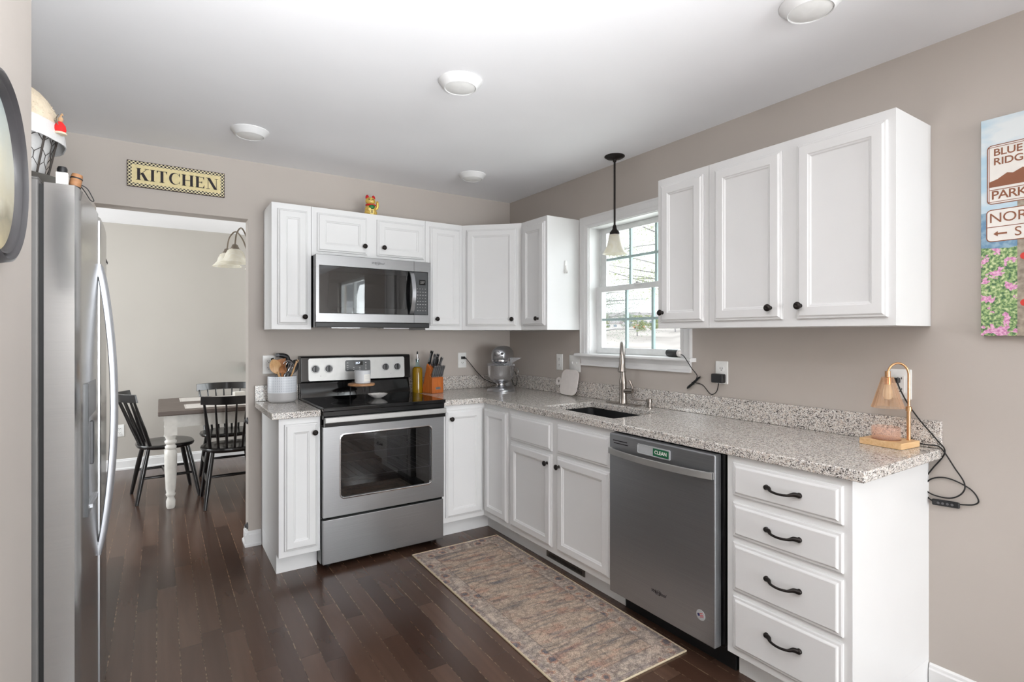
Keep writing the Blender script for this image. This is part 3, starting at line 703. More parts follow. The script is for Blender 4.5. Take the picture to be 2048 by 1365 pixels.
# corner fillers and glass
mb = MB(); mb.loops([rrect(A[0] + .012, A[1] - .012, A[2] + .012, A[3] - .012, .02, -.6455), rrect(A[0] + .012, A[1] - .012, A[2] + .012, A[3] - .012, .02, -.6415)]); mb.build('oven_glass', 'oven_glass', dr)
for z in (.5, .64):
    mb = MB()
    mb.tube([(.07, -.6, z), (RW - .07, -.6, z)], .003, 8).tube([(.07, -.2, z), (RW - .07, -.2, z)], .003, 8)
    for k in range(14): x = .08 + k * (RW - .16) / 13; mb.tube([(x, -.6, z), (x, -.2, z)], .0018, 6)
    mb.build('oven_rack', 'satin_silver', t)
MB().box(.06, RW - .06, -.165, -.161, .362, .818).build('oven_back', 'knob_grey', t)
mb = MB(); mb.prism([(-.672, .842), (-.688, .842), (-.691, .845), (-.691, .872), (-.688, .875), (-.672, .875)], 'x', .006, RW - .006)
mb.build('handle', 'steel_plate', dr, .002); 
MB().box(.006, RW - .006, -.675, -.646, .819, .872).build('handle_backing', 'black_enamel', dr, .002)
# backguard
mb = MB(); mb.prism([(-.002, .905), (-.085, .905), (-.085, .93), (-.06, 1.022), (-.092, 1.03), (-.082, 1.19), (-.07, 1.198), (-.002, 1.198)], 'x', 0, RW); mb.build('backguard', 'black_gloss', t, .004, 3)
tilt = Matrix.Translation((0, -.0925, 1.03)) @ Matrix.Rotation(R(3.6), 4, 'X').inverted()
def ctl(x0, x1, z0, z1, r, d0, d1):
    mb = MB(); mb.M = tilt; mb.loops([rrect(x0, x1, z0, z1, r, -d0), rrect(x0, x1, z0, z1, r, -d1)]); return mb
cp = ctl(.048, .712, .004, .152, .012, -.002, .0015).build('control_panel', 'steel_plate', t, 0)
ctl(.287, .462, .06, .135, .012, .001, .003).build('control_display', 'display_grey', cp)
ctl(.336, .408, .1, .127, .003, .0028, .0036).build('screen', 'black_gloss', cp)
text('257', .021, 'display_blue', cp, 'clock_digits', tilt @ front_mtx(.372, -.0042, .1135), .0002, .1)
mb = MB(); mb.M = tilt
for k in range(4):
    for z in (.072, .084, .098, .116):
        if k in (1, 2) and z > .09: continue
        mb.box(.298 + k * .042, .308 + k * .042, -.0036, -.003, z, z + .003)
mb.build('button_marks', 'steel_plate', cp)
for x in (.0915, .178, .5705, .6565):
    mb = MB(); mb.M = tilt; mb.lathe([(.028, -.0015), (.027, -.0028), (.0245, -.003)], (x, 0, .082), 'y', 28, cap0=False, cap1=False).build('dial_ring', 'magnet_grey', cp)
    mb = MB(); mb.M = tilt; mb.lathe([(.0215, -.0015), (.021, -.014), (.0195, -.016), (.004, -.016)], (x, 0, .082), 'y', 26); mb.build('dial', 'dial_grey', cp)
    mb = MB(); mb.M = tilt; mb.box(x - .004, x + .004, -.026, -.0155, .061, .104); mb.build('dial_grip', 'black_plastic', cp, .001)
mb = MB(); mb.M = tilt; mb.lathe([(.002, -.0015), (.002, -.003)], (.125, 0, .035), 'y', 8).build('indicator_light', 'ink', cp); mb = MB(); mb.M = tilt; mb.lathe([(.002, -.0015), (.002, -.003)], (.61, 0, .035), 'y', 8).build('indicator_light', 'ink', cp)

def logo(parent, x, y, z, w, mat='ink_grey'):
    """cursive maker's script with a ring sweeping round it"""
    text('Whirlpool', w * .27, mat, parent, 'logo_script', front_mtx(x, y, z), .0004, .35, bold=.0002)
    mb = MB(); P = []
    for k in range(40):
        a = 2 * math.pi * k / 40; P.append((x + w * .22 * math.cos(a), y, z + w * .13 * math.sin(a) + w * .05 * math.cos(a)))
    mb.tube(P, .0007, 6, 0, True).build('logo_ring', mat, parent)

# ------------------------------------------------------------------ microwave
MX, MW_ = -1.66, .757
t = thing('microwave', 'stainless over-the-range microwave with black glass door', 'microwave', (MX, 0, 1.385))
b0 = 1.385
mb = MB(); mb.box(.002, MW_ - .002, -.372, -.34, .0, .444).box(.002, MW_ - .002, -.05, -.002, 0, .444).box(.002, .03, -.34, -.05, 0, .444).box(.6, MW_ - .002, -.34, -.05, 0, .444).box(.03, .6, -.34, -.05, 0, .05).box(.03, .6, -.34, -.05, .4, .444)
mb = MB(); mb.slab([.002, .09, .57, MW_ - .002], [0, .11, .36, .444], lambda x, z: not (.09 < x < .57 and .11 < z < .36), -.372, -.05, 'y'); mb.box(.002, MW_ - .002, -.05, -.002, 0, .444)
mb.build('body', 'black_enamel', t)
MB().box(.004, MW_ - .004, -.384, -.36, .003, .03).build('vent_strip', 'black_plastic', t, .002)
gx0, gx1, gz0, gz1 = .022, .737, .088, .378
fr = MB().slab([0, gx0, gx1, MW_], [.032, gz0, gz1, .446], lambda x, z: not (gx0 < x < gx1 and gz0 < z < gz1), -.398, -.373, 'y').build('door', 'steel', t, .003, 3)
MB().box(gx0 + .001, .634, -.3935, -.389, gz0 + .001, gz1 - .001).build('door_glass', 'microwave_glass', fr)
MB().slab([gx0, .08, .585, .634], [gz0, .1 + .025, .345, gz1], lambda x, z: not (.08 < x < .585 and .125 < z < .345), -.388, -.374, 'y').build('window_frame', 'display_grey', fr, .002)
MB().box(.635, gx1 - .001, -.3945, -.374, gz0 + .001, gz1 - .001).build('control_panel', 'display_grey', t, .002)
MB().box(.6335, .6355, -.3985, -.388, .032, .446).build('door_gap', 'ink', fr)
mb = MB().box(.672, .718, -.3952, -.394, .29, .325).build('screen', 'black_gloss', t)
text('257', .02, 'steel_plate', t, 'clock_digits', front_mtx(.695, -.3955, .307), .0002, .1)
mb = MB()
for i in range(4):
    for j in range(8):
        x = .658 + i * .019; z = .262 - j * .021; mb.box(x, x + (.009 if j % 3 else .004), -.3952, -.394, z, z + .0035)
mb.build('button_marks', 'steel_plate', t)
mb = MB(); P = []
for k in range(13):
    u_ = k / 12; P.append((.614, -.402 - .045 * math.sin(math.pi * u_) ** .8, .094 + .28 * u_))
Ls = []
for (x, y, z) in P: Ls.append([(x - .015, y, z), (x - .013, y - .006, z), (x + .013, y - .006, z), (x + .015, y, z), (x + .013, y + .004, z), (x - .013, y + .004, z)])
mb.loops(Ls); mb.build('handle', 'satin_silver', fr, ang=60)
logo(fr, .385, -.3986, .414, .075)
mb = MB(); mb.tube([(.2, -.2, -.002), (.55, -.2, -.002)], .012, 8)
MB().box(.12, .3, -.3, -.18, -.004, .0).build('grease_filter', 'satin_silver', t); MB().box(.46, .64, -.3, -.18, -.004, .0).build('grease_filter', 'satin_silver', t)

# ------------------------------------------------------------------ dishwasher (local frame of the right wall)
t = thing('dishwasher', 'stainless steel dishwasher between the sink cabinet and drawers', 'dishwasher', (0, -1.853, 0), R(-90))
WD = .61
box('tub', 'black_enamel', t, .004, WD - .004, -.6, -.03, .115, .872, .002)
box('kickplate', 'black_plastic', t, .004, WD - .004, -.53, -.05, .0, .113, .002)
dr = MB().box(.009, WD - .018, -.645, -.602, .115, .871).build('door', 'steel_dark', t, .006, 3)
mb = MB(); Ls = []
for k in range(17):
    u_ = k / 16; x = .014 + u_ * .573; y = -.655 - .038 * math.sin(math.pi * u_) ** .7
    Ls.append([(x, y + .004, .774), (x, y - .003, .776), (x, y - .003, .802), (x, y + .004, .804)])
mb.loops(Ls); mb.box(.014, .03, -.658, -.64, .775, .803).box(.571, .587, -.658, -.64, .775, .803)
mb.build('handle', 'steel_plate', dr, .001)
mb = MB(); mb.box(.035, .125, -.6465, -.64, .838, .842).box(.04, .13, -.6465, -.64, .826, .830).build('vent_slots', 'ink', dr)
logo(dr, .31, -.6456, .222, .072, 'ink')
mb = MB(); mb.lathe([(.021, -.645), (.0205, -.6462), (.0175, -.6464)], (.527, 0, .222), 'y', 26); bd = mb.build('emblem', 'magnet_grey', dr)
mb = MB(); mb.M = Matrix.Translation((.527, -.6466, .222)) @ Matrix.Rotation(R(-25), 4, 'Y')
for k in range(3): mb.box(-.006, .013, -.0003, .0003, -.008 + k * .006, -.0055 + k * .006)
mb.build('emblem_stripes', 'cat_red', bd)
mb = MB(); mb.M = Matrix.Translation((.527, -.6468, .222)) @ Matrix.Rotation(R(-25), 4, 'Y'); mb.box(-.013, -.003, -.0003, .0003, -.002, .009).build('emblem_field', 'flag_blue', bd)
t = thing('dishwasher_magnet', 'grey sliding magnet with a green CLEAN tile on the dishwasher top', 'magnet', (-.646, -2.138, .829), R(-90))
MB().loops([rrect(-.092, .092, -.021, .021, .005, 0), rrect(-.092, .092, -.021, .021, .005, -.0055), rrect(-.088, .088, -.017, .017, .004, -.0055), rrect(-.088, .088, -.017, .017, .004, -.0035)]).build('frame', 'magnet_grey', t, ang=30)
s_ = MB().box(0, .085, -.0055, -.0036, -.016, .016).build('slider', 'green_sign', t, .0005)
text('CLEAN', .0215, 'label_white', s_, 'lettering', front_mtx(.0425, -.0058, 0), .0002, bold=.0004)

# ------------------------------------------------------------------ refrigerator (front faces +x)
t = thing('refrigerator', 'stainless side-by-side refrigerator with bowed handles, left edge of the view', 'refrigerator', (-2.627, -1.465, 0), R(90))
# local: x runs to world +y, -y is world +x (the front)
HW = .457
box('body', 'fridge_side', t, -HW, HW, .078, .8, .02, 1.745, .006)
for a, c_, nm in ((-HW, -.034, 'freezer_door'), (-.03, HW, 'door')):
    mb = MB(); Ls = []
    for k in range(13):
        x = a + (c_ - a) * k / 12; e = min(x - a, c_ - x)
        yb = -.014 * (1 - (x / HW) ** 2) + (.006 * max(0, 1 - e / .01) ** 2)
        Ls.append([(x, .068, .055), (x, yb, .055), (x, yb, 1.736), (x, .068, 1.736)])
    mb.loops(Ls); dr = mb.build(nm, 'steel_fridge', t, ang=40)
    sx_ = -1 if a < -.2 else 1
    xh = -.062 if sx_ < 0 else -.002
    mb = MB(); Ls = []
    for k in range(25):
        u_ = k / 24; z = .617 + .955 * u_; y = -.012 - .041 * math.sin(math.pi * u_) ** .75
        w_ = .012; Ls.append([(xh - w_, y + .006, z), (xh - w_, y - .004, z), (xh - w_ + .005, y - .01, z), (xh + w_ - .005, y - .01, z), (xh + w_, y - .004, z), (xh + w_, y + .006, z), (xh, y + .009, z)])
    mb.loops(Ls); mb.box(xh - .01, xh + .01, -.02, -.006, .617, .66).box(xh - .01, xh + .01, -.02, -.006, 1.53, 1.572); mb.build('handle', 'handle_silver', dr, ang=45)
    if sx_ < 0:
        MB().box(-.0362, -.0342, -.0158, .0, .06, 1.72).build('door_edge_trim', 'satin_silver', dr, .001)
        ds = MB().slab([-.345, -.33, -.12, -.105], [.82, .84, 1.1, 1.2], lambda x, z: not (-.33 < x < -.12 and .84 < z < 1.1), -.0128, -.002, 'y').build('dispenser', 'display_grey', dr, .001)
        MB().box(-.3, -.15, -.019, -.004, .835, .845).build('drip_tray', 'satin_silver', ds); MB().box(-.24, -.21, -.016, -.005, .95, 1.08).build('paddle', 'knob_grey', ds, .003)
    else: text('Whirlpool', .02, 'ink', dr, 'logo_script', front_mtx(.38, -.006, 1.63), .0004, .3)
MB().box(-HW + .004, HW - .004, .068, .078, .06, 1.73).build('door_gasket', 'rubber', t)
MB().box(-HW + .01, -HW + .08, .08, .16, 1.745, 1.751).box(HW - .08, HW - .01, .08, .16, 1.745, 1.751).build('hinge_cover', 'fridge_side', t, .004)
MB().box(-HW + .01, HW - .01, .05, .2, .0, .05).build('grille', 'black_plastic', t, .002)

# things on the refrigerator
t = thing('tray', 'dark metal tray under the wire basket on the refrigerator', 'tray', (-2.87, -1.6, 1.746))
mb = MB(); mb.lathe([(.19, .02), (.205, .028), (.21, .05), (.214, .05), (.209, .022), (.19, .014)], n=40, cap0=False, cap1=False); mb.lathe([(.192, .014), (.192, .02)], n=40).build('plate', 'sage_metal', t)
for a in (45, 135, 225, 315): MB().lathe([(.012, 0), (.012, .014)], (.14 * math.cos(R(a)), .14 * math.sin(R(a)), 0), n=10).build('foot', 'sage_metal', t)
BZ = 1.772
t = thing('wire_basket', 'chicken-wire basket with white cloth liner on the refrigerator', 'basket', (-2.886, -1.6, BZ))
H_, r0, r1 = .2, .145, .182
rad = lambda z: r0 + (r1 - r0) * z / H_
mb = MB()
for z in (.003, H_): mb.tube([(rad(z) * math.cos(2 * math.pi * k / 32), rad(z) * math.sin(2 * math.pi * k / 32), z) for k in range(32)], .0028, 6, 0, True)
for k in range(12):
    a = 2 * math.pi * k / 12 + .1; mb.tube([(r0 * math.cos(a), r0 * math.sin(a), 0), (r1 * math.cos(a), r1 * math.sin(a), H_)], .0028, 6)
mb.build('frame', 'wire', t)
mb = MB(); nc = 22; rows_ = 5
for j in range(rows_):
    for k in range(nc):
        a0 = 2 * math.pi * (k + (.5 if j % 2 else 0)) / nc; da = math.pi / nc; z0 = .01 + j * .037
        pt = lambda a, z: (rad(z) * math.cos(a) * .995, rad(z) * math.sin(a) * .995, z)
        mb.tube([pt(a0, z0), pt(a0, z0 + .018)], .0009, 5); mb.tube([pt(a0, z0 + .018), pt(a0 + da, z0 + .037)], .0009, 5); mb.tube([pt(a0, z0 + .018), pt(a0 - da, z0 + .037)], .0009, 5)
mb.build('mesh_wire', 'wire', t)
mb = MB(); random.seed(3)
fold = lambda k, z: .02 * math.sin(k * 1.7) + .012 * math.sin(k * 3.1 + z * 20)
mb.lathe([(.138, .004), (.145, .05), (.157, .12), (.168, .185), (.178, .203), (.19, .2), (.196, .17), (.198, .145), (.195, .145), (.192, .17), (.186, .195)], n=48, cap0=True, cap1=False, flute=lambda k, z: .012 * math.sin(k * 1.6 + z * 14))
mb.build('cloth_liner', 'liner_cloth', t)
t = thing('fur_cushion', 'fluffy cream faux-fur bundle heaped in the wire basket', 'cushion', (-2.878, -1.6, BZ + .125))
mb = MB(); rnd = random.Random(5)
mb.ball((0, 0, .07), (.178, .178, .15), 40, 24)
mb.v = [(x * (1 + rnd.uniform(-.02, .02)), y * (1 + rnd.uniform(-.02, .02)), z + rnd.uniform(-.003, .003)) for x, y, z in mb.v]
mb.v = [(x * (.8 if z < .07 else 1), y * (.8 if z < .07 else 1), z) for x, y, z in mb.v]
body = mb.build('stuffing', 'fur', t)
mb = MB()
for k in range(5000):
    a, b_ = rnd.uniform(0, 6.283), math.acos(rnd.uniform(.05, 1)); n_ = Vector((math.sin(b_) * math.cos(a), math.sin(b_) * math.sin(a), math.cos(b_)))
    p = Vector((n_.x * .177, n_.y * .177, n_.z * .149 + .07)); tip = p + n_ * rnd.uniform(.001, .003) + Vector((rnd.uniform(-.004, .004), rnd.uniform(-.004, .004), rnd.uniform(-.008, 0)))
    s2 = n_.cross(Vector((rnd.random(), rnd.random(), rnd.random())))  .normalized() * .0012; i = mb.pts([p - s2, p + s2, tip]); mb.f.append((i, i + 1, i + 2))
tf = mb.build('fur_tufts', 'fur', t, smooth=False); tf['kind'] = 'stuff'
t = thing('felt_figure', 'small tan felt figure in a red coat perched on the basket rim', 'ornament', (-2.694, -1.66, 1.943)); t.scale = (.62, .62, .75)
MB().lathe([(.003, -.0), (.021, .004), (.024, .016), (.021, .032), (.011, .045), (.006, .048)], n=18).build('coat', 'red_felt', t)
MB().ball((.002, 0, .057), (.0105, .0105, .012)).tube([(.0, .0, .064), (.004, .003, .075), (.009, .001, .078)], [.004, .004, .006], 8, 3).build('head', 'tan_felt', t)
MB().tube([(-.005, -.022, .03), (-.012, -.024, .052), (-.004, -.02, .07)], .0022, 6, 4).build('cane', 'bronze_light', t)
MB().lathe([(.025, -.003), (.027, .0), (.024, .005)], n=18).build('trim_fur', 'fur', t)
t = thing('small_box', 'small white packet with a black top on the refrigerator door edge', 'box', (-2.664, -1.872, 1.7365))
box('packet', 'label_white', t, -.0125, .0125, -.01, .012, 0, .04, .001)
MB().lathe([(.011, .04), (.0115, .05), (.009, .056), (.004, .057)], n=16).build('lid', 'black_plastic', t)
t = thing('corkscrew', 'wooden-handled opener with black bands and hanging strap on the refrigerator', 'opener', (-2.643, -1.845, 1.7365), R(20))
mb = MB(); mb.M = Matrix.Translation((0, 0, .001)) @ Matrix.Rotation(R(10), 4, 'Y'); mb.lathe([(.0125, .003), (.0135, .01), (.0135, .04), (.012, .047), (.004, .048)], n=20).build('handle', 'cork', t)
mb = MB(); mb.M = Matrix.Translation((0, 0, .001)) @ Matrix.Rotation(R(10), 4, 'Y'); mb.lathe([(.014, .008), (.0146, .01), (.014, .012)], n=20, cap0=False, cap1=False).lathe([(.014, .033), (.0146, .035), (.014, .037)], n=20, cap0=False, cap1=False).build('band', 'black_plastic', t)
MB().tube([(.013, .0, .022), (.03, .0, .014), (.042, .0, -.008), (.046, .002, -.018), (.038, .003, -.016), (.026, .002, .004), (.014, .001, .02)], .0014, 6, 5).build('strap', 'black_plastic', t)
MB().tube([(-.016, 0, .001), (-.018, 0, .02), (-.012, -.004, .038), (-.02, -.002, .042)], .0018, 6, 4).build('wire_guard', 'wire', t)

# ------------------------------------------------------------------ rug and floor register
t = thing('runner_rug', 'faded beige, rust and blue patterned runner rug before the sink', 'rug', (-.88, -1.49, 0), R(-.6))
MB().box(-.296, .296, -.771, .771, .0005, .007).build('pile', 'rug_weave', t, .002)
MB().tube([(-.297, -.772, .0045), (.297, -.772, .0045), (.297, .772, .0045), (-.297, .772, .0045)], .0045, 8, 0, True).build('bound_edge', 'rug_binding', t)
t = thing('floor_register', 'brown louvred heating register in the sink cabinet toe kick', 'vent', (-.526, -1.382, .045), R(-90))
MB().slab([-.17, -.15, .15, .17], [-.017, -.009, .009, .017], lambda x, z: not (abs(x) < .15 and abs(z) < .009), -.006, 0, 'y').build('frame', 'sage_metal', t, .001)
mb = MB(); 
for k in range(30): x = -.148 + k * .0102; mb.box(x, x + .0035, -.004, -.001, -.009, .009)
mb.build('louvres', 'sage_metal', t); MB().box(-.15, .15, -.001, 0, -.009, .009).build('duct_screen', 'ink', t)

# ------------------------------------------------------------------ ceiling lights, pendant
for (x, y), l in zip(((-1.356, -1.684), (-2.04, -.563), (-.652, -.527), (-.645, -2.81)), ('round white ceiling light in the middle of the kitchen ceiling', 'round white ceiling light in front of the doorway, leftmost one', 'round white ceiling light nearest the far corner', 'round white ceiling light cut by the top edge of the view')):
    t = thing('ceiling_light', l, 'ceiling light', (x, y, CE))
    MB().lathe([(.094, 0), (.095, -.004), (.09, -.008), (.072, -.03), (.069, -.032), (.0665, -.031), (.066, -.027)], n=48, cap1=False).build('trim_ring', 'trim_white', t, ang=50)
    MB().lathe([(.0665, -.024), (.0655, -.0285), (.05, -.0335), (.025, -.036), (.004, -.037)], n=48).build('diffuser', 'plastic_white', t, ang=50)
t = thing('pendant_light', 'bronze stem pendant lamp with a frosted bell shade at the window', 'pendant light', (-.105, -1.343, CE))
MB().lathe([(.062, 0), (.062, -.004), (.05, -.012), (.012, -.02), (.01, -.034), (.004, -.036)], n=32).build('canopy', 'bronze', t)
MB().tube([(0, 0, -.03), (0, 0, -.445)], .0062, 10).build('stem', 'bronze', t)
MB().lathe([(.009, -.425), (.012, -.438), (.014, -.45), (.03, -.47), (.031, -.484), (.026, -.486)], n=24).build('socket_cap', 'bronze', t)
MB().lathe([(.024, -.478), (.033, -.486), (.039, -.52), (.046, -.552), (.064, -.588), (.0745, -.602), (.0725, -.603), (.061, -.588), (.043, -.552), (.036, -.52), (.03, -.488)], n=40, cap0=False, cap1=False, flute=lambda k, z: .012 * math.cos(k * math.pi / 2.5)).build('glass_shade', 'alabaster', t)

# ------------------------------------------------------------------ wall plates
def outlet(label, loc, rz, w=.072, kinds=('o',), cat='outlet', name='wall_outlet'):
    t = thing(name, label, cat, loc, rz); n = len(kinds); hh = .059
    MB().loops([rrect(-w / 2, w / 2, -hh, hh, .004, -.0005), rrect(-w / 2, w / 2, -hh, hh, .004, -.004), rrect(-w / 2 + .003, w / 2 - .003, -hh + .003, hh - .003, .003, -.006)]).build('plate', 'plastic_white', t, ang=30)
    for i, k in enumerate(kinds):
        cx = (i - (n - 1) / 2) * .046
        if k == 'o':
            for z in (.02, -.02):
                rc = MB().loops([rrect(cx - .016, cx + .016, z - .014, z + .014, .007, -.006), rrect(cx - .0155, cx + .0155, z - .0135, z + .0135, .0065, -.0078)]).build('receptacle', 'plastic_white', t)
                MB().box(cx - .0075, cx - .005, -.0082, -.0075, z - .002, z + .007).box(cx + .005, cx + .0075, -.0082, -.0075, z - .002, z + .006).lathe([(.0025, -.0075), (.0025, -.0082)], (cx, 0, z - .0075), 'y', 8).build('slot', 'slot_dark', rc)
        elif k == 's':
            sw = MB(); sw.box(cx - .005, cx + .005, -.014, -.006, -.002, .012); sw.build('toggle', 'plastic_white', t, .001)
            MB().box(cx - .006, cx + .006, -.0068, -.006, -.014, .014).build('toggle_slot', 'plastic_white', t)
        elif k == 'g':
            g_ = MB().box(cx - .0165, cx + .0165, -.0085, -.006, -.034, .034).build('rocker', 'plastic_white', t, .0008)
            for z in (.021, -.021): MB().box(cx - .0075, cx - .005, -.009, -.0082, z - .002, z + .006).box(cx + .005, cx + .0075, -.009, -.0082, z - .002, z + .006).lathe([(.0025, -.0082), (.0025, -.009)], (cx, 0, z - .0075), 'y', 8).build('slot', 'slot_dark', g_)
    return t
outlet('white outlet on the back wall right of the knife block', (-.4515, 0, 1.138), 0)
outlet('white outlet half hidden behind the wooden spoons', (-1.86, 0, 1.147), 0, kinds=('g',))
outlet('white outlet left of the double switch, near the cutting board', (0, -.671, 1.14), R(-90), kinds=('g',))
outlet('white two-gang switch plate beside the window casing', (0, -.843, 1.137), R(-90), .118, ('s', 's'), 'light switch', 'light_switch')
outlet('white outlet holding the black power adapter, below the cabinets', (0, -2.023, 1.143), R(-90))
outlet('white outlet behind the small copper lamp', (0, -2.826, 1.145), R(-90), .075, kinds=('g',))
outlet('white outlet low on the far dining room wall', (-2.78, 2.8, .389), 0)

# ------------------------------------------------------------------ KITCHEN sign
t = thing('kitchen_sign', 'cream KITCHEN sign with checkered border above the doorway', 'sign', (-2.357, 0, 2.2615))
MB().box(-.245, .245, -.012, -.001, -.0745, .0745).build('board', 'sign_edge', t, .001)
MB().slab([-.242, -.223, .223, .242], [-.0715, -.0525, .0525, .0715], lambda x, z: not (abs(x) < .223 and abs(z) < .0525), -.0128, -.012, 'y').build('checkered_border', 'checks', t)
MB().box(-.223, .223, -.0127, -.012, -.0525, .0525).build('cream_field', 'sign_cream', t)
# serif capitals made of stems, hairlines and serifs
def poly(mb, P): mb.prism(P, 'y', -.0134, -.0126)
def quad(mb, x0, z0, x1, z1, w): 
    poly(mb, [(x0 - w / 2, z0), (x0 + w / 2, z0), (x1 + w / 2, z1), (x1 - w / 2, z1)])
def stem(mb, x, w, z0=-.5, z1=.5): quad(mb, x, z0, x, z1, w)
def serif(mb, x, z, w, h=.045):
    mb.prism([(x - w / 2, z), (x + w / 2, z), (x + w / 2, z + h), (x - w / 2, z + h)], 'y', -.0134, -.0126)
def letter(ch, ox, sc):
    mb = MB(); mb.M = Matrix.Translation((ox, 0, 0)) @ Matrix.Diagonal((sc, 1, sc, 1)); a = .15
    if ch == 'K':
        stem(mb, .17, .21); serif(mb, .16, -.5, .36); serif(mb, .16, .455, .36)
        quad(mb, .26, -.08, .74, .48, .05); quad(mb, .40, .13, .72, -.48, .25); serif(mb, .74, -.5, .36); serif(mb, .74, .455, .3)
    elif ch == 'I': stem(mb, .18, .21); serif(mb, .17, -.5, .36); serif(mb, .17, .455, .36)
    elif ch == 'T':
        stem(mb, .38, .21); serif(mb, .38, -.5, .36); serif(mb, .38, .455, .76); poly(mb, [(0, .5), (.04, .5), (.1, .44), (.02, .24)]); poly(mb, [(.76, .5), (.72, .5), (.66, .44), (.74, .24)])
    elif ch == 'C':
        n = 20
        out = [(.42 + .42 * math.cos(R(40 + 280 * k / n)), .52 * math.sin(R(40 + 280 * k / n))) for k in range(n + 1)]
        inn = [(.5 + .31 * math.cos(R(40 + 280 * k / n)), .47 * math.sin(R(40 + 280 * k / n))) for k in range(n + 1)]
        for k in range(n): poly(mb, [out[k], out[k + 1], inn[k + 1], inn[k]])
        poly(mb, [(.76, .5), (.8, .5), (.8, .15), (.72, .34)]); poly(mb, [(.74, -.34), (.8, -.16), (.8, -.3), (.76, -.46)])
    elif ch == 'H':
        for x in (.16, .74): stem(mb, x, .21); serif(mb, x, -.5, .34); serif(mb, x, .455, .34)
        serif(mb, .45, -.02, .5)
    elif ch == 'E':
        stem(mb, .17, .21); serif(mb, .34, -.5, .7); serif(mb, .34, .455, .68); serif(mb, .36, -.02, .34)
        poly(mb, [(.68, .5), (.68, .22), (.6, .42)]); poly(mb, [(.7, -.5), (.72, -.2), (.6, -.44)]); poly(mb, [(.5, .12), (.54, .0), (.5, -.12), (.47, .0)])
    elif ch == 'N':
        stem(mb, .14, .045); quad(mb, .18, .5, .74, -.5, .25); stem(mb, .8, .045); serif(mb, .14, -.5, .3); serif(mb, .1, .455, .26); serif(mb, .8, .455, .28)
    return mb
xo = -.202; sc = .067
for ch, adv in (('K', .98), ('I', .48), ('T', .9), ('C', .95), ('H', 1.03), ('E', .86), ('N', .9)):
    letter(ch, xo, sc).build('letter_' + ch.lower(), 'ink', t, smooth=False); xo += adv * sc

# ------------------------------------------------------------------ canvas print on the right wall (local x runs toward the viewer)
t = thing('canvas_print', 'canvas print of brown and white parkway road signs over pink flowers', 'picture', (0, -3.082, 1.336), R(-90))
MB().box(0, .45, -.035, -.001, 0, .754).build('canvas', 'canvas_print', t, .002)
def sgn(x0, x1, z0, z1):
    s_ = MB().loops([rrect(x0, x1, z0, z1, .014, -.0352), rrect(x0, x1, z0, z1, .014, -.0358)]).build('road_sign', 'brown_sign', t)
    MB().loops([rrect(x0 + .003, x1 - .003, z0 + .003, z1 - .003, .012, -.0356), rrect(x0 + .003, x1 - .003, z0 + .003, z1 - .003, .012, -.0362)]).build('sign_face', 'sign_white', s_)
    return s_
po = MB().box(.096, .145, -.0356, -.0352, 0, .50).build('sign_post', 'post_wood', t)
s1 = sgn(.017, .215, .455, .66)
MB().prism([(.024, .514), (.024, .533), (.045, .54), (.07, .557), (.085, .553), (.11, .566), (.13, .556), (.16, .55), (.208, .53), (.208, .514)], 'y', -.0368, -.0361).build('mountain_silhouette', 'brown_sign', s1)
mb = MB(); mb.slab([.022, .024, .208, .21], [.462, .464, .651, .653], lambda x, z: x < .024 or x > .208 or z < .464 or z > .651, -.0366, -.0361, 'y').box(.024, .208, -.0366, -.0361, .503, .5055).build('sign_border', 'brown_sign', s1)
text('BLUE', .034, 'brown_sign', s1, 'lettering', front_mtx(.034, -.0366, .632), .0002, bold=.0005, align='LEFT', spacing=.98)
text('RIDGE', .034, 'brown_sign', s1, 'lettering', front_mtx(.034, -.0366, .6), .0002, bold=.0005, align='LEFT', spacing=.98)
text('PARKWAY', .041, 'brown_sign', s1, 'lettering', front_mtx(.028, -.0366, .4845), .0002, bold=.0005, align='LEFT', spacing=.9)
s2 = sgn(.015, .215, .325, .437)
MB().box(.018, .212, -.0366, -.0361, .375, .3775).build('sign_rule', 'brown_sign', s2)
text('NORTH', .047, 'brown_sign', s2, 'lettering', front_mtx(.022, -.0366, .4055), .0002, align='LEFT', spacing=.95)
text('S', .044, 'brown_sign', s2, 'lettering', front_mtx(.088, -.0366, .352), .0002, align='LEFT')
MB().prism([(.034, .352), (.046, .361), (.046, .355), (.07, .355), (.07, .349), (.046, .349), (.046, .343)], 'y', -.0368, -.0361).build('arrow', 'brown_sign', s2)
for z in (.268, .112): MB().lathe([(.012, -.0356), (.012, -.0362)], (.115, 0, z), 'y', 16).build('red_blaze', 'red_mark', po)

# oval picture on the left wall (front faces +x)
t = thing('oval_picture', 'black round-framed antique landscape picture on the left wall', 'picture', (XL, -2.395, 1.65), R(90))
A_, B_ = .192, .176
def oval(a, b_, y, n=56): return [(a * math.cos(2 * math.pi * k / n), y, b_ * math.sin(2 * math.pi * k / n)) for k in range(n)]
MB().loops([oval(A_ - 0.0013, B_ - 0.0013, -.001), oval(A_, B_, -.008), oval(A_, B_, -.02), oval(A_ - 0.0026, B_ - 0.0026, -.033), oval(A_ - 0.0079, B_ - 0.0079, -.035), oval(A_ - 0.0112, B_ - 0.0112, -.027), oval(A_ - 0.0165, B_ - 0.0165, -.023), oval(A_ - 0.0185, B_ - 0.0185, -.028), oval(A_ - 0.0218, B_ - 0.0218, -.026), oval(A_ - 0.0238, B_ - 0.0238, -.014)], cap1=False).build('frame', 'frame_charcoal', t, ang=60)
MB().loops([oval(A_ - .023, B_ - .023, -.012), oval(A_ - .023, B_ - .023, -.0145)]).build('print', 'oval_print', t)

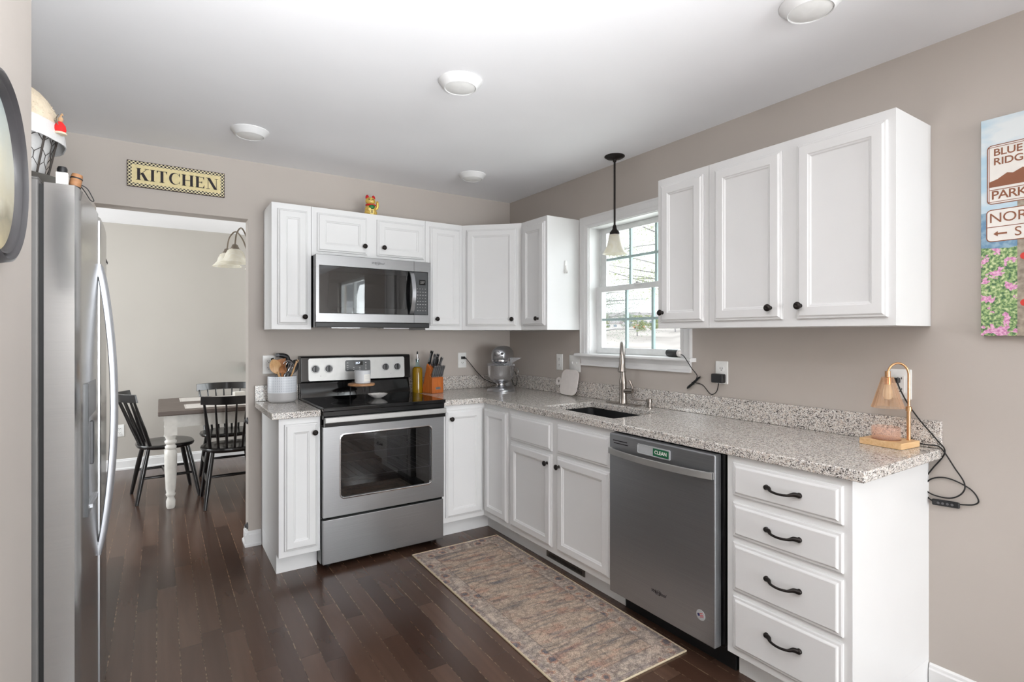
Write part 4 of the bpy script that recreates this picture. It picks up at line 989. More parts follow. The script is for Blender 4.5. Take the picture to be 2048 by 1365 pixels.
# ------------------------------------------------------------------ hook on the cabinet side
t = thing('adhesive_hook', 'small white adhesive hook on the wall cabinet side by the window', 'hook', (-.143, -.914, 1.80))
MB().loops([rrect(-.011, .011, -.045, .045, .0105, -.0005), rrect(-.011, .011, -.045, .045, .0105, -.003), rrect(-.009, .009, -.043, .043, .0085, -.004)]).build('base', 'plastic_white', t)
MB().tube([(0, -.004, .01), (0, -.007, -.02), (0, -.014, -.04), (0, -.022, -.036), (0, -.024, -.026)], [.006, .006, .005, .004, .003], 10, 4).build('prong', 'plastic_white', t)

# ------------------------------------------------------------------ counter items
# crock
CX, CY = -1.797, -.112
t = thing('utensil_crock', 'grey ceramic utensil crock with a stamped pattern left of the range', 'crock', (CX, CY, CT1))
MB().lathe([(.066, 0), (.078, .006), (.085, .02), (.086, .16), (.0845, .164), (.081, .16), (.08, .02), (.06, .012)], n=48).build('pot', 'crock_pattern', t, ang=50)
def uten(name, label, cat, base, top, mat, rh, head):
    t = thing(name, label, cat, (CX, CY, CT1)); a = Vector(base); b_ = Vector(top) + Vector((0, 0, .02)); d = (b_ - a)
    MB().tube([tuple(a), tuple(a + d * .6), tuple(b_)], [rh * .9, rh, rh * 1.1], 10).build('handle', mat, t)
    dz_ = d.normalized(); cy_ = Vector((.17, .98, 0)); cy_ = (cy_ - dz_ * dz_.dot(cy_)).normalized(); cx_ = cy_.cross(dz_); rot = Matrix((cx_, cy_, dz_)).transposed().to_4x4(); hm = Matrix.Translation(b_) @ rot
    head(t, hm); return t
def spoon_head(mat, w, h, spin, slots=0):
    def f(t, hm):
        mb = MB(); mb.M = hm @ Matrix.Rotation(R(spin), 4, 'Z')
        n = 14; Ls = []
        for k in range(n + 1):
            u_ = k / n; z = -.01 + u_ * h; ww = max(.0015, w * math.sin(math.pi * min(1, (u_ * .93 + .07))) ** .6); dp = .008 * math.sin(math.pi * u_)
            Ls.append([(ww * x_, dp * (1 - x_ * x_) * 1.3 + yy, z) for x_, yy in ((-1, 0), (-.6, 0), (0, 0), (.6, 0), (1, 0), (.6, -.003), (0, -.003), (-.6, -.003))])
        mb.loops(Ls).build('bowl', mat, t)
        if slots:
            for s_ in (-1, 0, 1):
                m2 = MB(); m2.M = mb.M; m2.box(s_ * w * .45 - .002, s_ * w * .45 + .002, -.0045, .0135, h * .35, h * .75).build('slot', 'slot_dark', t)
    return f
def flat_head(mat, w, h, spin):
    def f(t, hm):
        mb = MB(); mb.M = hm @ Matrix.Rotation(R(spin), 4, 'Z'); mb.prism([(-w * .3, -.01), (w * .3, -.01), (w, h * .35), (w, h), (-w * .9, h * .95), (-w, h * .35)], 'y', -.0025, .0025); mb.build('blade', mat, t, .001)
    return f
def whisk_head(t, hm):
    mb = MB(); mb.M = hm
    for k in range(6):
        a = math.pi * k / 6; P = []
        for j in range(13):
            u_ = j / 12; r = .03 * math.sin(math.pi * u_); z = .1 * math.sin(math.pi * u_ / 1) * .5 + .0
            th = math.pi * u_; P.append((math.cos(a) * .03 * math.sin(2 * th) , math.sin(a) * .03 * math.sin(2 * th), .095 * math.sin(th)))
        mb.tube(P, .0012, 6)
    mb.build('whisk_wires', 'chrome', t)
uten('wooden_spoon', 'pale wooden spoon leaning far left in the utensil crock', 'spoon', (.03, -.02, .02), (-.036, -.045, .175), 'spoon_wood', .006, spoon_head('spoon_wood', .034, .095, 0))
uten('wooden_spatula', 'broad darker wooden turner in the middle of the crock', 'spatula', (.02, .02, .02), (-.008, .0, .195), 'spoon_dark_wood', .006, flat_head('spoon_dark_wood', .034, .058, 0))
uten('wooden_fork', 'small brown wooden spoon at the front of the crock', 'spoon', (-.01, .02, .02), (-.008, -.055, .17), 'spoon_dark_wood', .006, spoon_head('spoon_dark_wood', .022, .062, 0))
uten('whisk', 'wire whisk in the utensil crock', 'whisk', (-.02, .02, .02), (.012, -.04, .155), 'satin_silver', .005, whisk_head)
uten('slotted_spoon', 'black slotted nylon spoon at the right of the crock', 'spoon', (-.02, .0, .02), (.045, -.025, .165), 'black_plastic', .006, spoon_head('black_plastic', .031, .1, 0, 1))
def hook_head(t, hm): MB().tube([(.03, .03, .22), (.038, .03, .268), (.02, .028, .288), (-.02, .022, .296)], [.007, .015, .017, .013], 12, 4).build('ladle_bowl', 'black_plastic', t, ang=70); MB().tube([(-.018, .022, .296), (-.036, .02, .294)], [.014, .012], 12).build('ladle_rim', 'ink_grey', t)
uten('ladle', 'black nylon ladle with its bowl hooked over the crock top', 'ladle', (-.03, -.01, .02), (.03, .03, .205), 'black_plastic', .006, hook_head)
uten('nylon_spatula', 'thin black nylon turner at the back left of the crock', 'spatula', (.03, .02, .02), (-.045, .03, .225), 'black_plastic', .006, flat_head('black_plastic', .009, .035, -10))
uten('pasta_server', 'black curved pasta server at the back right of the crock', 'utensil', (-.01, .03, .02), (.04, .035, .2), 'black_plastic', .006, spoon_head('black_plastic', .03, .06, 0))
uten('wooden_stick_spoon', 'thin pale wooden spoon handle leaning right in the crock', 'spoon', (0, 0, .02), (.068, -.03, .2), 'spoon_wood', .0055, flat_head('spoon_wood', .008, .05, 0))
# riser with candle on the cooktop
ZC = .9272
t = thing('trivet_stand', 'round wooden riser with black wire legs on the cooktop', 'stand', (-1.338, -.262, ZC))
MB().lathe([(.083, .078), (.086, .08), (.086, .091), (.083, .093)], n=40).build('disc', 'disc_wood', t)
for a in (30, 150, 270):
    mb = MB(); c_, s_ = math.cos(R(a)), math.sin(R(a))
    mb.tube([(.07 * c_ - .014 * s_, .07 * s_ + .014 * c_, .078), (.074 * c_, .074 * s_, .002), (.07 * c_ + .014 * s_, .07 * s_ - .014 * c_, .078)], .0018, 6); mb.build('leg', 'black_plastic', t)
t = thing('candle', 'pale grey jar candle on the wooden riser', 'candle', (-1.33, -.262, ZC + .0935), R(-5))
MB().lathe([(.046, 0), (.05, .003), (.051, .07), (.05, .074)], n=40).build('jar', 'candle_glass', t)
MB().lathe([(.053, .07), (.053, .083), (.05, .086), (.03, .087)], n=40).build('lid', 'candle_glass', t)
mb = MB(); Ls = []
for z in (.014, .06): Ls.append([(.0516 * math.cos(R(a)), .0516 * math.sin(R(a)), z) for a in range(-92, -33, 6)] + [(.0512 * math.cos(R(a)), .0512 * math.sin(R(a)), z) for a in range(-38, -93, -6)])
mb.loops(Ls).build('paper_label', 'label_white', t)
mb = MB()
for k in range(5): mb.loops([[(.0518 * math.cos(R(a)), .0518 * math.sin(R(a)), .022 + k * .007 + z) for a in range(-84, -44, 6)] + [(.0515 * math.cos(R(a)), .0515 * math.sin(R(a)), .022 + k * .007 + z) for a in range(-48, -85, -6)] for z in (0, .0012)])
mb.build('label_print', 'magnet_grey', t)
t = thing('shell_dish', 'white fluted shell dish on the cooktop', 'dish', (-1.262, -.36, ZC))
MB().lathe([(.02, 0), (.024, .002), (.045, .014), (.06, .026), (.0625, .0285), (.059, .0275), (.044, .0165), (.022, .006), (.004, .005)], n=60, flute=lambda k, z: (.04 * math.cos(k * 2 * math.pi / 5) * min(1, z / .02))).build('bowl', 'ceramic_white', t)

# oil bottle
t = thing('oil_bottle', 'glass bottle of olive oil with steel pourer beside the range', 'bottle', (-.879, -.115, CT1 + .0006))
MB().lathe([(.022, .1925), (.0135, .205), (.0125, .235), (.0145, .238), (.0145, .243)], n=32, cap1=False).build('glass', 'jar_glass', t)
MB().lathe([(.034, 0), (.037, .004), (.037, .168), (.034, .182), (.022, .192)], n=32).build('oil', 'oil', t)
MB().lathe([(.0105, .225), (.0115, .243), (.018, .246), (.018, .25), (.009, .253), (.006, .262), (.0045, .285), (.003, .292)], n=20).build('pourer', 'chrome', t)
MB().lathe([(.0048, .284), (.0055, .29), (.0045, .302), (.002, .304)], n=12).build('pourer_cap', 'black_plastic', t)

# knife block
TH = R(15)
KL = (-.776, -.15, CT1 + .0006)
t = thing('knife_block', 'orange-brown wooden knife block beside the oil bottle', 'knife block', KL, TH)
mb = MB(); mb.prism([(-.062, 0), (-.062, .112), (-.03, .128), (-.048, .172), (.002, .214), (.06, 0)], 'x', -.052, .052); mb.build('block', 'block_wood', t, .003)
MB().box(-.022, .022, -.0635, -.0615, .028, .045).build('metal_badge', 'satin_silver', t, .0008)
MB().box(-.016, .016, -.0641, -.0634, .0335, .0395).build('badge_print', 'ink_grey', t)
knife_g = 'knives standing in the wooden block'
def knife(label, x, y, z, ln, w, tilt_, yaw=0, grp=None, bolster=True, mat='black_plastic'):
    q = thing('knife', label, 'knife', KL, TH, grp)
    M_ = Matrix.Translation((x, y, z)) @ Matrix.Rotation(R(yaw), 4, 'Y') @ Matrix.Rotation(R(tilt_), 4, 'X')
    mb = MB(); mb.M = M_; n = 8; Ls = []
    for k in range(n + 1):
        u_ = k / n; zz = .006 + u_ * ln; ww = w * (.8 + .2 * math.cos(u_ * 6.28) if True else 1) * (1 if 0 < k < n else .8)
        Ls.append([(-.0065, -ww, zz), (.0065, -ww, zz), (.0075, 0, zz), (.0065, ww, zz), (-.0065, ww, zz), (-.0075, 0, zz)])
    mb.loops(Ls).build('handle', mat, q, ang=50)
    mb = MB(); mb.M = M_; mb.box(-.006, .006, -w * .85, w * .85, -.003, .008); mb.build('bolster', 'chrome', q, .001)
    mb = MB(); mb.M = M_; mb.box(-.0072, .0072, -w * .85, w * .85, .004 + ln, .009 + ln); mb.build('end_cap', 'chrome', q, .001)
    mb = MB(); mb.M = M_; mb.box(-.0078, .0078, -w * .42, w * .42, .02, ln - .012); mb.build('tang', 'satin_silver', q, .0005)
    return q
for k in range(6):
    ordn = ('leftmost steak knife in the front row of the block', 'second steak knife from the left in the front row', 'third steak knife from the left in the front row', 'third steak knife from the right in the front row', 'second steak knife from the right in the front row', 'rightmost steak knife in the front row of the block')[k]
    knife(ordn, -.043 + k * .0172, -.05, .119, .08, .0075, 20, 0, 'steak knives in the front row of the block', mat='knife_grey')
knife('long upright honing steel handle, tallest at the left of the block', -.036, -.004, .207, .1, .0105, 17, 2)
knife('wide-handled chef knife in front of the tallest handle', -.022, -.024, .192, .09, .013, 20, 2, mat='knife_grey')
knife('black knife handle in the middle of the block top', .008, -.015, .197, .07, .01, 18, 3)
knife('knife with a steel ring end at the back right of the block', .026, -.005, .206, .075, .01, 16, 4)
knife('short knife at the far right of the block top', .042, -.026, .189, .068, .009, 20, 5, mat='knife_grey')
q = thing('kitchen_shears', 'black looped kitchen shears in the middle of the block', 'scissors', KL, TH)
for s_, nm in ((-1, 'loop'), (1, 'loop')):
    mb = MB(); mb.tube([(.0 + .011 * math.cos(a) * 1.0 + s_ * .011 - .006, -.04 - .006 * math.sin(a) - .006, .205 + .028 * math.sin(a) + .022) for a in [2 * math.pi * k / 16 for k in range(16)]], .0038, 8, 0, True); mb.build(nm, 'black_plastic', q)
MB().tube([(-.006, -.035, .176), (-.006, -.042, .2)], .006, 8).build('pivot', 'black_plastic', q)

# stand mixer (local -y faces the viewer)
t = thing('stand_mixer', 'silver tilt-head stand mixer with steel bowl in the corner', 'mixer', (-.235, -.262, CT1 + .0006), R(-44)); t.scale = (1.07, 1.07, 1.0)
mb = MB(); Ls = []
def stad(w, y0, y1, z, n=9):
    l = []
    for k in range(n + 1): a = R(180 + 180 * k / n); l.append((w * math.cos(a), y0 + w + w * math.sin(a), z))
    for k in range(n + 1): a = R(0 + 180 * k / n); l.append((w * .7 * math.cos(a), y1 - w * .7 + w * .7 * math.sin(a), z))
    return l
MB().loops([stad(.098, -.165, .15, 0), stad(.1, -.167, .152, .008), stad(.092, -.158, .145, .02), stad(.06, -.12, .12, .028)]).build('base', 'satin_silver', t, ang=50)
Ls = []
for z, w, y0, y1 in ((.02, .055, .02, .145), (.06, .045, .04, .135), (.12, .04, .05, .13), (.19, .045, .045, .14), (.23, .05, .04, .15)): Ls.append(stad(w, y0, y1, z))
MB().loops(Ls).build('column', 'satin_silver', t, ang=60)
mb = MB(); Ls = []
for k in range(15):
    u_ = k / 14; y = -.155 + u_ * .33; r = .062 * (max(.02, 1 - abs(2 * u_ - .9) ** 3.2 * .75)) ** .5; 
    if k == 0: r = .034
    dn = min(1, r / .055) * .048
    Ls.append([(r * 1.06 * math.cos(math.pi * j / 14), y, .278 + r * math.sin(math.pi * j / 14)) for j in range(15)] + [(-r * 1.02, y, .278 - dn * .8), (-r * .9, y, .278 - dn), (r * .9, y, .278 - dn), (r * 1.02, y, .278 - dn * .8)])
mb.loops(Ls).build('motor_head', 'satin_silver', t, ang=70)
MB().lathe([(.062, .243), (.066, .248), (.066, .226), (.063, .222), (.02, .2), (.012, .185)][::-1], (0, -.075, 0), n=32).build('planetary_hub', 'chrome', t)
MB().lathe([(.004, -.172), (.016, -.171), (.0205, -.168), (.021, -.15)], (-.008, 0, .284), 'y', 24).build('hub_cap', 'steel', t, ang=50)
MB().lathe([(.004, -.171), (.009, -.168), (.009, -.158), (.005, -.13)], (.029, 0, .284), 'y', 16).build('lock_knob', 'black_plastic', t)
MB().lathe([(.04, .03), (.042, .034), (.03, .044), (.028, .052), (.052, .062), (.08, .09), (.094, .125), (.098, .19), (.1005, .194), (.097, .195), (.094, .19), (.09, .125), (.075, .09), (.02, .06)], (0, -.062, 0), n=44).build('bowl', 'chrome', t)
MB().tube([(.093, -.082, .175), (.122, -.09, .172), (.13, -.094, .15), (.122, -.092, .12), (.09, -.084, .105)], .0065, 10, 5, flat=.6).build('bowl_handle', 'chrome', t)
MB().lathe([(.1, .196), (.1, .206), (.066, .214), (.066, .21)], (0, -.062, 0), n=40, cap0=False, cap1=False).build('pouring_shield', 'clear_plastic', t)
MB().prism([(.07, .205), (.15, .25), (.152, .253), (.07, .253)], 'y', -.09, -.0885).build('shield_chute', 'clear_plastic', t)
Mw = (Matrix.Translation(t.location) @ Matrix.Rotation(R(-44), 4, 'Z') @ Matrix.Diagonal((1.07, 1.07, 1, 1))).inverted()
mb = MB(); mb.M = Mw
mb.tube([(-.452, -.012, 1.158), (-.435, -.04, 1.15), (-.38, -.04, 1.09), (-.33, -.04, 1.035), (-.28, -.055, .985), (-.21, -.09, .95), (-.17, -.11, .96)], .0028, 8, 6); mb.build('cord', 'rubber', t)
mb = MB(); mb.M = Mw; mb.box(-.4655, -.4375, -.03, -.008, 1.148, 1.168).tube([(-.44, -.02, 1.158), (-.43, -.035, 1.152)], [.006, .004], 8); mb.build('plug', 'black_plastic', t, .003)
mb = MB(); mb.M = Mw
mb.tube([(-.09, -.16, 1.07), (-.075, -.19, 1.045), (-.06, -.2, .98), (-.07, -.19, .93), (-.09, -.185, .955), (-.105, -.17, 1.02)], .003, 8, 6); mb.build('cord_loop', 'rubber', t)

# cutting board leaning on the backsplash
t = thing('cutting_board', 'off-white rounded cutting board leaning on the backsplash near the switches', 'cutting board', (-.075, -.85, CT1 + .004), R(-90))
mb = MB(); mb.M = Matrix.Rotation(R(-12), 4, 'X')
pts = []
for cx, cz, a0 in ((.045, .135, 0), (-.045, .135, 90), (-.045, .045, 180), (.045, .045, 270)):
    for k in range(7): a = R(a0 + 90 * k / 6); pts.append((cx + .046 * math.cos(a), cz + .044 * math.sin(a)))
mb.loops([[(x, 0, z) for x, z in pts], [(x, -.007, z) for x, z in pts]])
body = mb.build('board', 'board_white', t, .0015)
mb = MB(); mb.M = Matrix.Rotation(R(-12), 4, 'X')
n = 24; ro, ri, cx, cz = .029, .0115, -.117, .09
cir = lambda r, y: [(cx + r * math.cos(2 * math.pi * k / n), y, cz + r * math.sin(2 * math.pi * k / n)) for k in range(n)]
mb.loops([cir(ri, 0), cir(ro, 0), cir(ro, -.007), cir(ri, -.007), cir(ri, 0)], cap0=False, cap1=False); mb.build('grip_ring', 'board_white', t, .001)

# speaker on the window sill, with cord and adapter
t = thing('smart_speaker', 'dark fabric cylinder speaker lying on the window sill, cord to outlet', 'speaker', (.01, -1.718, 1.2125), R(-106))
mb = MB(); mb.lathe([(.016, -.078), (.0215, -.074), (.0225, -.066), (.0225, .035)], (0, 0, .0225), 'x', 28).build('fabric_body', 'black_plastic', t)
mb = MB(); mb.lathe([(.0228, .035), (.0232, .037), (.0228, .056), (.018, .061), (.004, .0615)], (0, 0, .0225), 'x', 28).build('end_cap', 'ceramic_white', t)
Mw = (Matrix.Translation(t.location) @ Matrix.Rotation(R(-106), 4, 'Z')).inverted()
mb = MB(); mb.M = Mw
mb.tube([(-.018, -1.776, 1.228), (-.045, -1.8, 1.23), (-.068, -1.835, 1.222), (-.068, -1.862, 1.19), (-.04, -1.866, 1.155), (-.01, -1.874, 1.121), (-.008, -1.868, 1.098), (-.008, -1.85, 1.08), (-.008, -1.885, 1.076), (-.008, -1.916, 1.065), (-.008, -1.959, 1.025), (-.012, -1.997, 1.04), (-.02, -2.017, 1.087)], .0022, 8, 6); mb.build('cord', 'rubber', t)
mb = MB(); mb.M = Mw
for o_ in (-.006, -.002, .002, .006): mb.tube([(-.012 - abs(o_), -1.824 + o_, 1.05 - o_), (-.016, -1.85 + o_, 1.068 - o_), (-.014, -1.889 + o_, 1.104 - o_), (-.008, -1.884 + o_ * .5, 1.106), (-.006, -1.846 + o_ * .4, 1.076), (-.006, -1.82 + o_, 1.054)], .003, 6, 4, True)
mb.tube([(-.016, -1.848, 1.08), (-.016, -1.86, 1.07)], .0045, 8); mb.build('cord_bundle', 'rubber', t)
mb = MB(); mb.M = Mw; mb.box(-.042, -.009, -2.052, -1.984, 1.09, 1.137).build('power_adapter', 'black_plastic', t, .006, 3)

# copper candle-warmer lamp
LB = (-.098, -2.83, CT1 + .0006)
t = thing('table_lamp', 'small copper arched lamp with ribbed amber glass shade on wooden base', 'lamp', LB, R(-5))
box('base', 'bamboo', t, -.066, .066, -.068, .08, 0, .024, .002)
MB().lathe([(.048, .0242), (.048, .0246)], (-.012, .01, 0), n=30).build('base_recess', 'spoon_dark_wood', t)
px_, py_ = .036, -.044; sxc, syc = -.010, .006
P = [(px_, py_, .024), (px_, py_, .14)]
MB().tube([(px_, py_, .024), (px_, py_, .14)], .0068, 14).lathe([(.0098, .135), (.0098, .15), (.0065, .153)], (px_, py_, 0), n=16).build('pole', 'gold_metal', t)
A3 = Vector((px_, py_, 0)); B3 = Vector((sxc, syc, 0)); mid = (A3 + B3) / 2; hv = (A3 - B3) / 2
P = [(px_, py_, .145), (px_, py_, .24)] + [tuple(mid + hv * math.cos(R(a)) + Vector((0, 0, .272 + .044 * math.sin(R(a))))) for a in range(0, 181, 15)] + [(sxc, syc, .262)]
MB().tube(P, .0042, 12, 2).build('arch', 'gold_metal', t)
MB().lathe([(.0095, .285), (.0095, .262), (.012, .26), (.0125, .235)], (sxc, syc, 0), n=18).build('lamp_holder', 'gold_metal', t)
MB().lathe([(.012, .264), (.0185, .262), (.03, .22), (.0465, .16), (.0515, .145), (.0495, .1445), (.0445, .16), (.0285, .22), (.017, .26)], (sxc, syc, 0), n=120, cap0=False, cap1=False, flute=lambda k, z: .09 * math.cos(k * 2 * math.pi / 6)).build('glass_shade', 'amber_glass', t, ang=80)
MB().lathe([(.009, .24), (.011, .225), (.015, .21), (.016, .19), (.011, .178), (.004, .176)], (sxc, syc, 0), n=18).build('bulb', 'alabaster', t)
Mw = (Matrix.Translation(t.location) @ Matrix.Rotation(R(-5), 4, 'Z')).inverted()
mb = MB(); mb.M = Mw
C1 = [(0, -2.815, 1.165), (-.03, -2.83, 1.14), (-.03, -2.86, 1.075), (-.03, -2.902, 1.012), (-.028, -2.951, .95), (-.012, -2.972, .903), (-.008, -2.93, .83), (-.008, -2.905, .78), (-.008, -2.912, .73), (-.012, -2.937, .711)]
C2 = [(-.012, -3.012, .72), (-.008, -3.055, .73), (-.008, -3.068, .75), (-.008, -3.043, .785), (-.008, -2.98, .808), (-.01, -2.93, .795), (-.012, -2.91, .76), (-.012, -2.93, .738), (-.012, -2.985, .736), (-.014, -3.022, .762), (-.012, -3.03, .8), (-.012, -3.0, .853), (-.018, -2.975, .9), (-.03, -2.958, .925), (-.036, -2.925, .926), (-.036, -2.895, .926)]
mb.tube(C1, .0025, 8, 6).tube(C2, .0025, 8, 6); mb.build('cord', 'rubber', t)
mb = MB(); mb.M = Mw @ Matrix.Translation((-.014, -2.975, .714)) @ Matrix.Rotation(R(-4), 4, 'X')
mb.box(-.006, .006, -.042, .042, -.0115, .0115); cs = mb.build('cord_switch', 'black_plastic', t, .005, 3)
for k in range(4):
    mb = MB(); mb.M = Mw @ Matrix.Translation((-.014, -2.975, .714)) @ Matrix.Rotation(R(-4), 4, 'X'); mb.lathe([(.0045, -.006), (.0045, -.0072), (.002, -.0075)], (0, -.021 + k * .014, 0), 'x', 12).build('button', 'ink_grey', cs)
mb = MB(); mb.M = Mw; mb.box(-.036, -.0085, -2.829, -2.803, 1.15, 1.17).build('plug', 'black_plastic', t, .003)
t = thing('candle_cup', 'ribbed pink glass candle cup on the copper lamp base', 'cup', (LB[0] - .012, LB[1] + .012, CT1 + .0256))
MB().lathe([(.04, 0), (.046, .003), (.047, .044), (.0455, .047), (.043, .044), (.042, .006)], n=90, flute=lambda k, z: .015 * math.cos(k * math.pi / 1.5)).build('glass', 'pink_glass', t, ang=80)

# lucky cat on top of the cabinet above the microwave
t = thing('cat_figurine', 'gold beckoning cat figurine with red collar on the wall cabinet', 'figurine', (-1.268, -.235, UT + .0008), R(-8))
mb = MB(); mb.ball((0, 0, .038), (.038, .032, .042), 24, 14); mb.ball((0, -.012, .02), (.042, .034, .024), 24, 12); mb.v = [(x, y, max(z, 0)) for x, y, z in mb.v]; mb.build('body', 'gold_paint', t, ang=80)
hd = MB().ball((-.002, -.006, .098), (.033, .028, .028), 24, 14).build('head', 'gold_paint', t, ang=80)
for s_ in (-1, 1):
    MB().lathe([(.012, .114), (.0125, .124), (.009, .133), (.004, .138), (.001, .139)], (s_ * .02 - .002, -.004, 0), n=14).build('ear', 'cat_red', hd)
    MB().ball((s_ * .013 - .002, -.0325, .104), (.0035, .002, .0042)).build('eye', 'ink', hd)
MB().ball((-.002, -.034, .092), (.012, .006, .009)).build('muzzle', 'cat_cream', hd); MB().ball((-.002, -.0405, .096), (.003, .002, .002)).build('nose', 'cat_red', hd)
MB().tube([(.029 * math.cos(R(a)), -.004 + .026 * math.sin(R(a)), .071) for a in range(0, 360, 15)], .0055, 8, 0, True).build('collar', 'cat_red', t)
MB().ball((.004, -.03, .057), (.019, .008, .015)).build('bib', 'cat_green', t)
MB().ball((-.014, -.044, .036), (.01, .005, .011)).build('paw', 'cat_cream', t)
MB().loops([rrect(-.013, .013, .002, .038, .006, -.05), rrect(-.013, .013, .002, .038, .006, -.045)]).build('coin', 'cat_cream', t)
mb = MB()
for (x0, z0, x1, z1) in ((-.008, .03, .008, .03), (0, .034, 0, .008), (-.007, .024, .007, .024), (-.001, .02, -.008, .01), (.001, .02, .008, .01)): mb.tube([(x0, -.0505, z0), (x1, -.0505, z1)], .0011, 5)
mb.build('coin_marks', 'ink', t)
MB().tube([(.036, -.005, .045), (.044, -.01, .065), (.043, -.014, .088), (.04, -.02, .094)], [.009, .01, .0095, .008], 12, 4).build('raised_arm', 'gold_paint', t)

# baby-gate brackets on the doorway edge
for z, l in ((.79, 'upper grey gate bracket on the doorway edge'), (.12, 'lower grey gate bracket on the doorway edge')):
    t = thing('gate_bracket', l, 'bracket', (-1.978, .03, z), 0, 'gate brackets on the doorway edge')
    MB().lathe([(.022, 0), (.022, -.006), (.012, -.01), (.01, -.018)][::1], (0, 0, 0), 'x', 18).build('cup', 'knob_grey', t)
# ------------------------------------------------------------------ dining room
def turned_leg(x, y, parent):
    q = MB(); q.box(x - .042, x + .042, y - .042, y + .042, .565, .72)
    q.lathe([(.024, 0), (.03, .015), (.031, .06), (.022, .085), (.03, .1), (.034, .11), (.028, .122), (.033, .15), (.041, .3), (.043, .41), (.04, .44), (.03, .455), (.038, .465), (.038, .48), (.028, .492), (.04, .505), (.041, .52), (.03, .532), (.036, .545), (.038, .565)], (x, y, 0), n=24)
    return q.build('leg', 'table_paint', parent, ang=50)
t = thing('dining_table', 'farmhouse dining table with dark top and white turned legs', 'table', (-1.685, 1.565, 0))
MB().box(-.775, .775, -.495, .495, .722, .757).build('tabletop', 'table_top_wood', t, .008, 3)
mb = MB().slab([-.7, -.675, .675, .7], [-.42, -.395, .395, .42], lambda x, y: not (abs(x) < .675 and abs(y) < .395), .62, .7215).build('apron', 'table_paint', t, .002)
for sx_ in (-1, 1):
    for sy_ in (-1, 1): turned_leg(sx_ * .692, sy_ * .415, t)

def chair(label, loc, rz):
    t = thing('dining_chair', label, 'chair', loc, rz, 'black spindle-back dining chairs')
    # seat: rounded D, slightly dished; sitter faces +y
    def ol(s_, z):
        l = []
        for k in range(36):
            a = 2 * math.pi * k / 36; x = .225 * s_ * math.copysign(abs(math.cos(a)) ** .75, math.cos(a)); y = .205 * s_ * math.copysign(abs(math.sin(a)) ** .75, math.sin(a))
            l.append((x * (1 - .08 * (y < 0) * abs(y) / .2), y, z))
        return l
    MB().loops([ol(.86, .415), ol(.97, .425), ol(1, .438), ol(.98, .449), ol(.93, .452), ol(.6, .445), ol(.1, .443)]).build('seat', 'black_wood', t, ang=50)
    for sx_ in (-1, 1):
        for sy_ in (-1, 1):
            MB().tube([(sx_ * .15, sy_ * .135, .425), (sx_ * .175, sy_ * .17, .25), (sx_ * .205, sy_ * .215, .0)], [.016, .0185, .0125], 14, 3).build('leg', 'black_wood', t)
        MB().tube([(sx_ * .183, -.182, .2), (sx_ * .185, 0, .2), (sx_ * .183, .182, .2)], [.009, .013, .009], 10, 3).build('stretcher', 'black_wood', t)
    MB().tube([(-.184, 0, .2), (0, 0, .2), (.184, 0, .2)], [.009, .013, .009], 10, 3).build('stretcher', 'black_wood', t)
    cr = lambda u_: (u_ * .235, -.215 - .11 * (1 - u_ * u_))
    for k in range(7):
        u_ = -1 + k / 3; x, y = cr(u_ * .9); thick = .0125 if k in (0, 6) else .0085
        b0_ = (u_ * .165, -.178 + .055 * u_ * u_, .44); t0_ = (x, y + .004, .815); lp = lambda w: tuple(b0_[i] + (t0_[i] - b0_[i]) * w for i in range(3))
        MB().tube([b0_, lp(.4), lp(.62), t0_], [thick * 1.1, thick * 1.25, thick * .95, thick * .7], 10).build('spindle', 'black_wood', t)
    mb = MB(); Ls = []
    for k in range(17):
        u_ = -1 + k / 8; x, y = cr(u_); h0 = .808; h1 = .873; lean = -.012
        Ls.append([(x, y - .009, h0), (x, y + .009, h0), (x, y + .007 + lean, h1), (x, y - .007 + lean, h1)])
    mb.loops(Ls).build('crest_rail', 'black_wood', t, .003)
    return t
chair('black spindle-back chair at the left head of the dining table', (-2.41, 1.585, 0), R(-83))
chair('black spindle-back chair on the near side of the dining table', (-1.955, 1.145, 0), R(0))
chair('black spindle-back chair on the far side of the dining table', (-1.925, 1.87, 0), R(180))
ZT = .7575
for (x, y, w, d, l) in ((-2.06, 1.3, .42, .3, 'woven grey placemat on the near side of the dining table'), (-2.08, 1.83, .42, .3, 'woven grey placemat on the far side of the dining table')):
    t = thing('placemat', l, 'placemat', (x, y, ZT))
    MB().box(-w / 2, w / 2, -d / 2, d / 2, .0003, .004).build('mat', 'placemat', t, .001)
    for s_ in (-1, 1):
        mb = MB()
        for k in range(36): mb.tube([(s_ * w / 2, -d / 2 + d * (k + .5) / 36, .002), (s_ * (w / 2 + .012), -d / 2 + d * (k + .5) / 36 + .002, .002)], .0012, 4)
        mb.build('fringe', 'placemat', t)
t = thing('napkin_box', 'white square napkin box on the dining table', 'box', (-1.86, 1.56, ZT), R(15))
box('box_body', 'bread_white', t, -.045, .045, -.03, .03, 0, .075, .004); MB().box(-.04, .04, -.02, .02, .075, .077).build('napkins', 'label_white', t, .001)
t = thing('linen_napkin', 'crumpled white cloth napkin between the box and the jar', 'napkin', (-1.72, 1.57, ZT))
mb = MB(); nu = 12; idx = []
for j in range(nu + 1):
    for i in range(nu + 1):
        x, y = (i / nu - .5) * .2, (j / nu - .5) * .16; z = .012 + .045 * math.exp(-((x - .03) ** 2 + y * y) / .003) + .012 * math.sin(i * 1.3) * math.cos(j * .9)
        mb.pts([(x, y, max(.002, z))])
for j in range(nu):
    for i in range(nu): a = j * (nu + 1) + i; mb.f.append((a, a + 1, a + nu + 2, a + nu + 1))
mb.build('cloth', 'bread_white', t)
t = thing('flower_jar', 'small glass jar with a pale pink flower on the dining table', 'vase', (-1.6, 1.5, ZT))
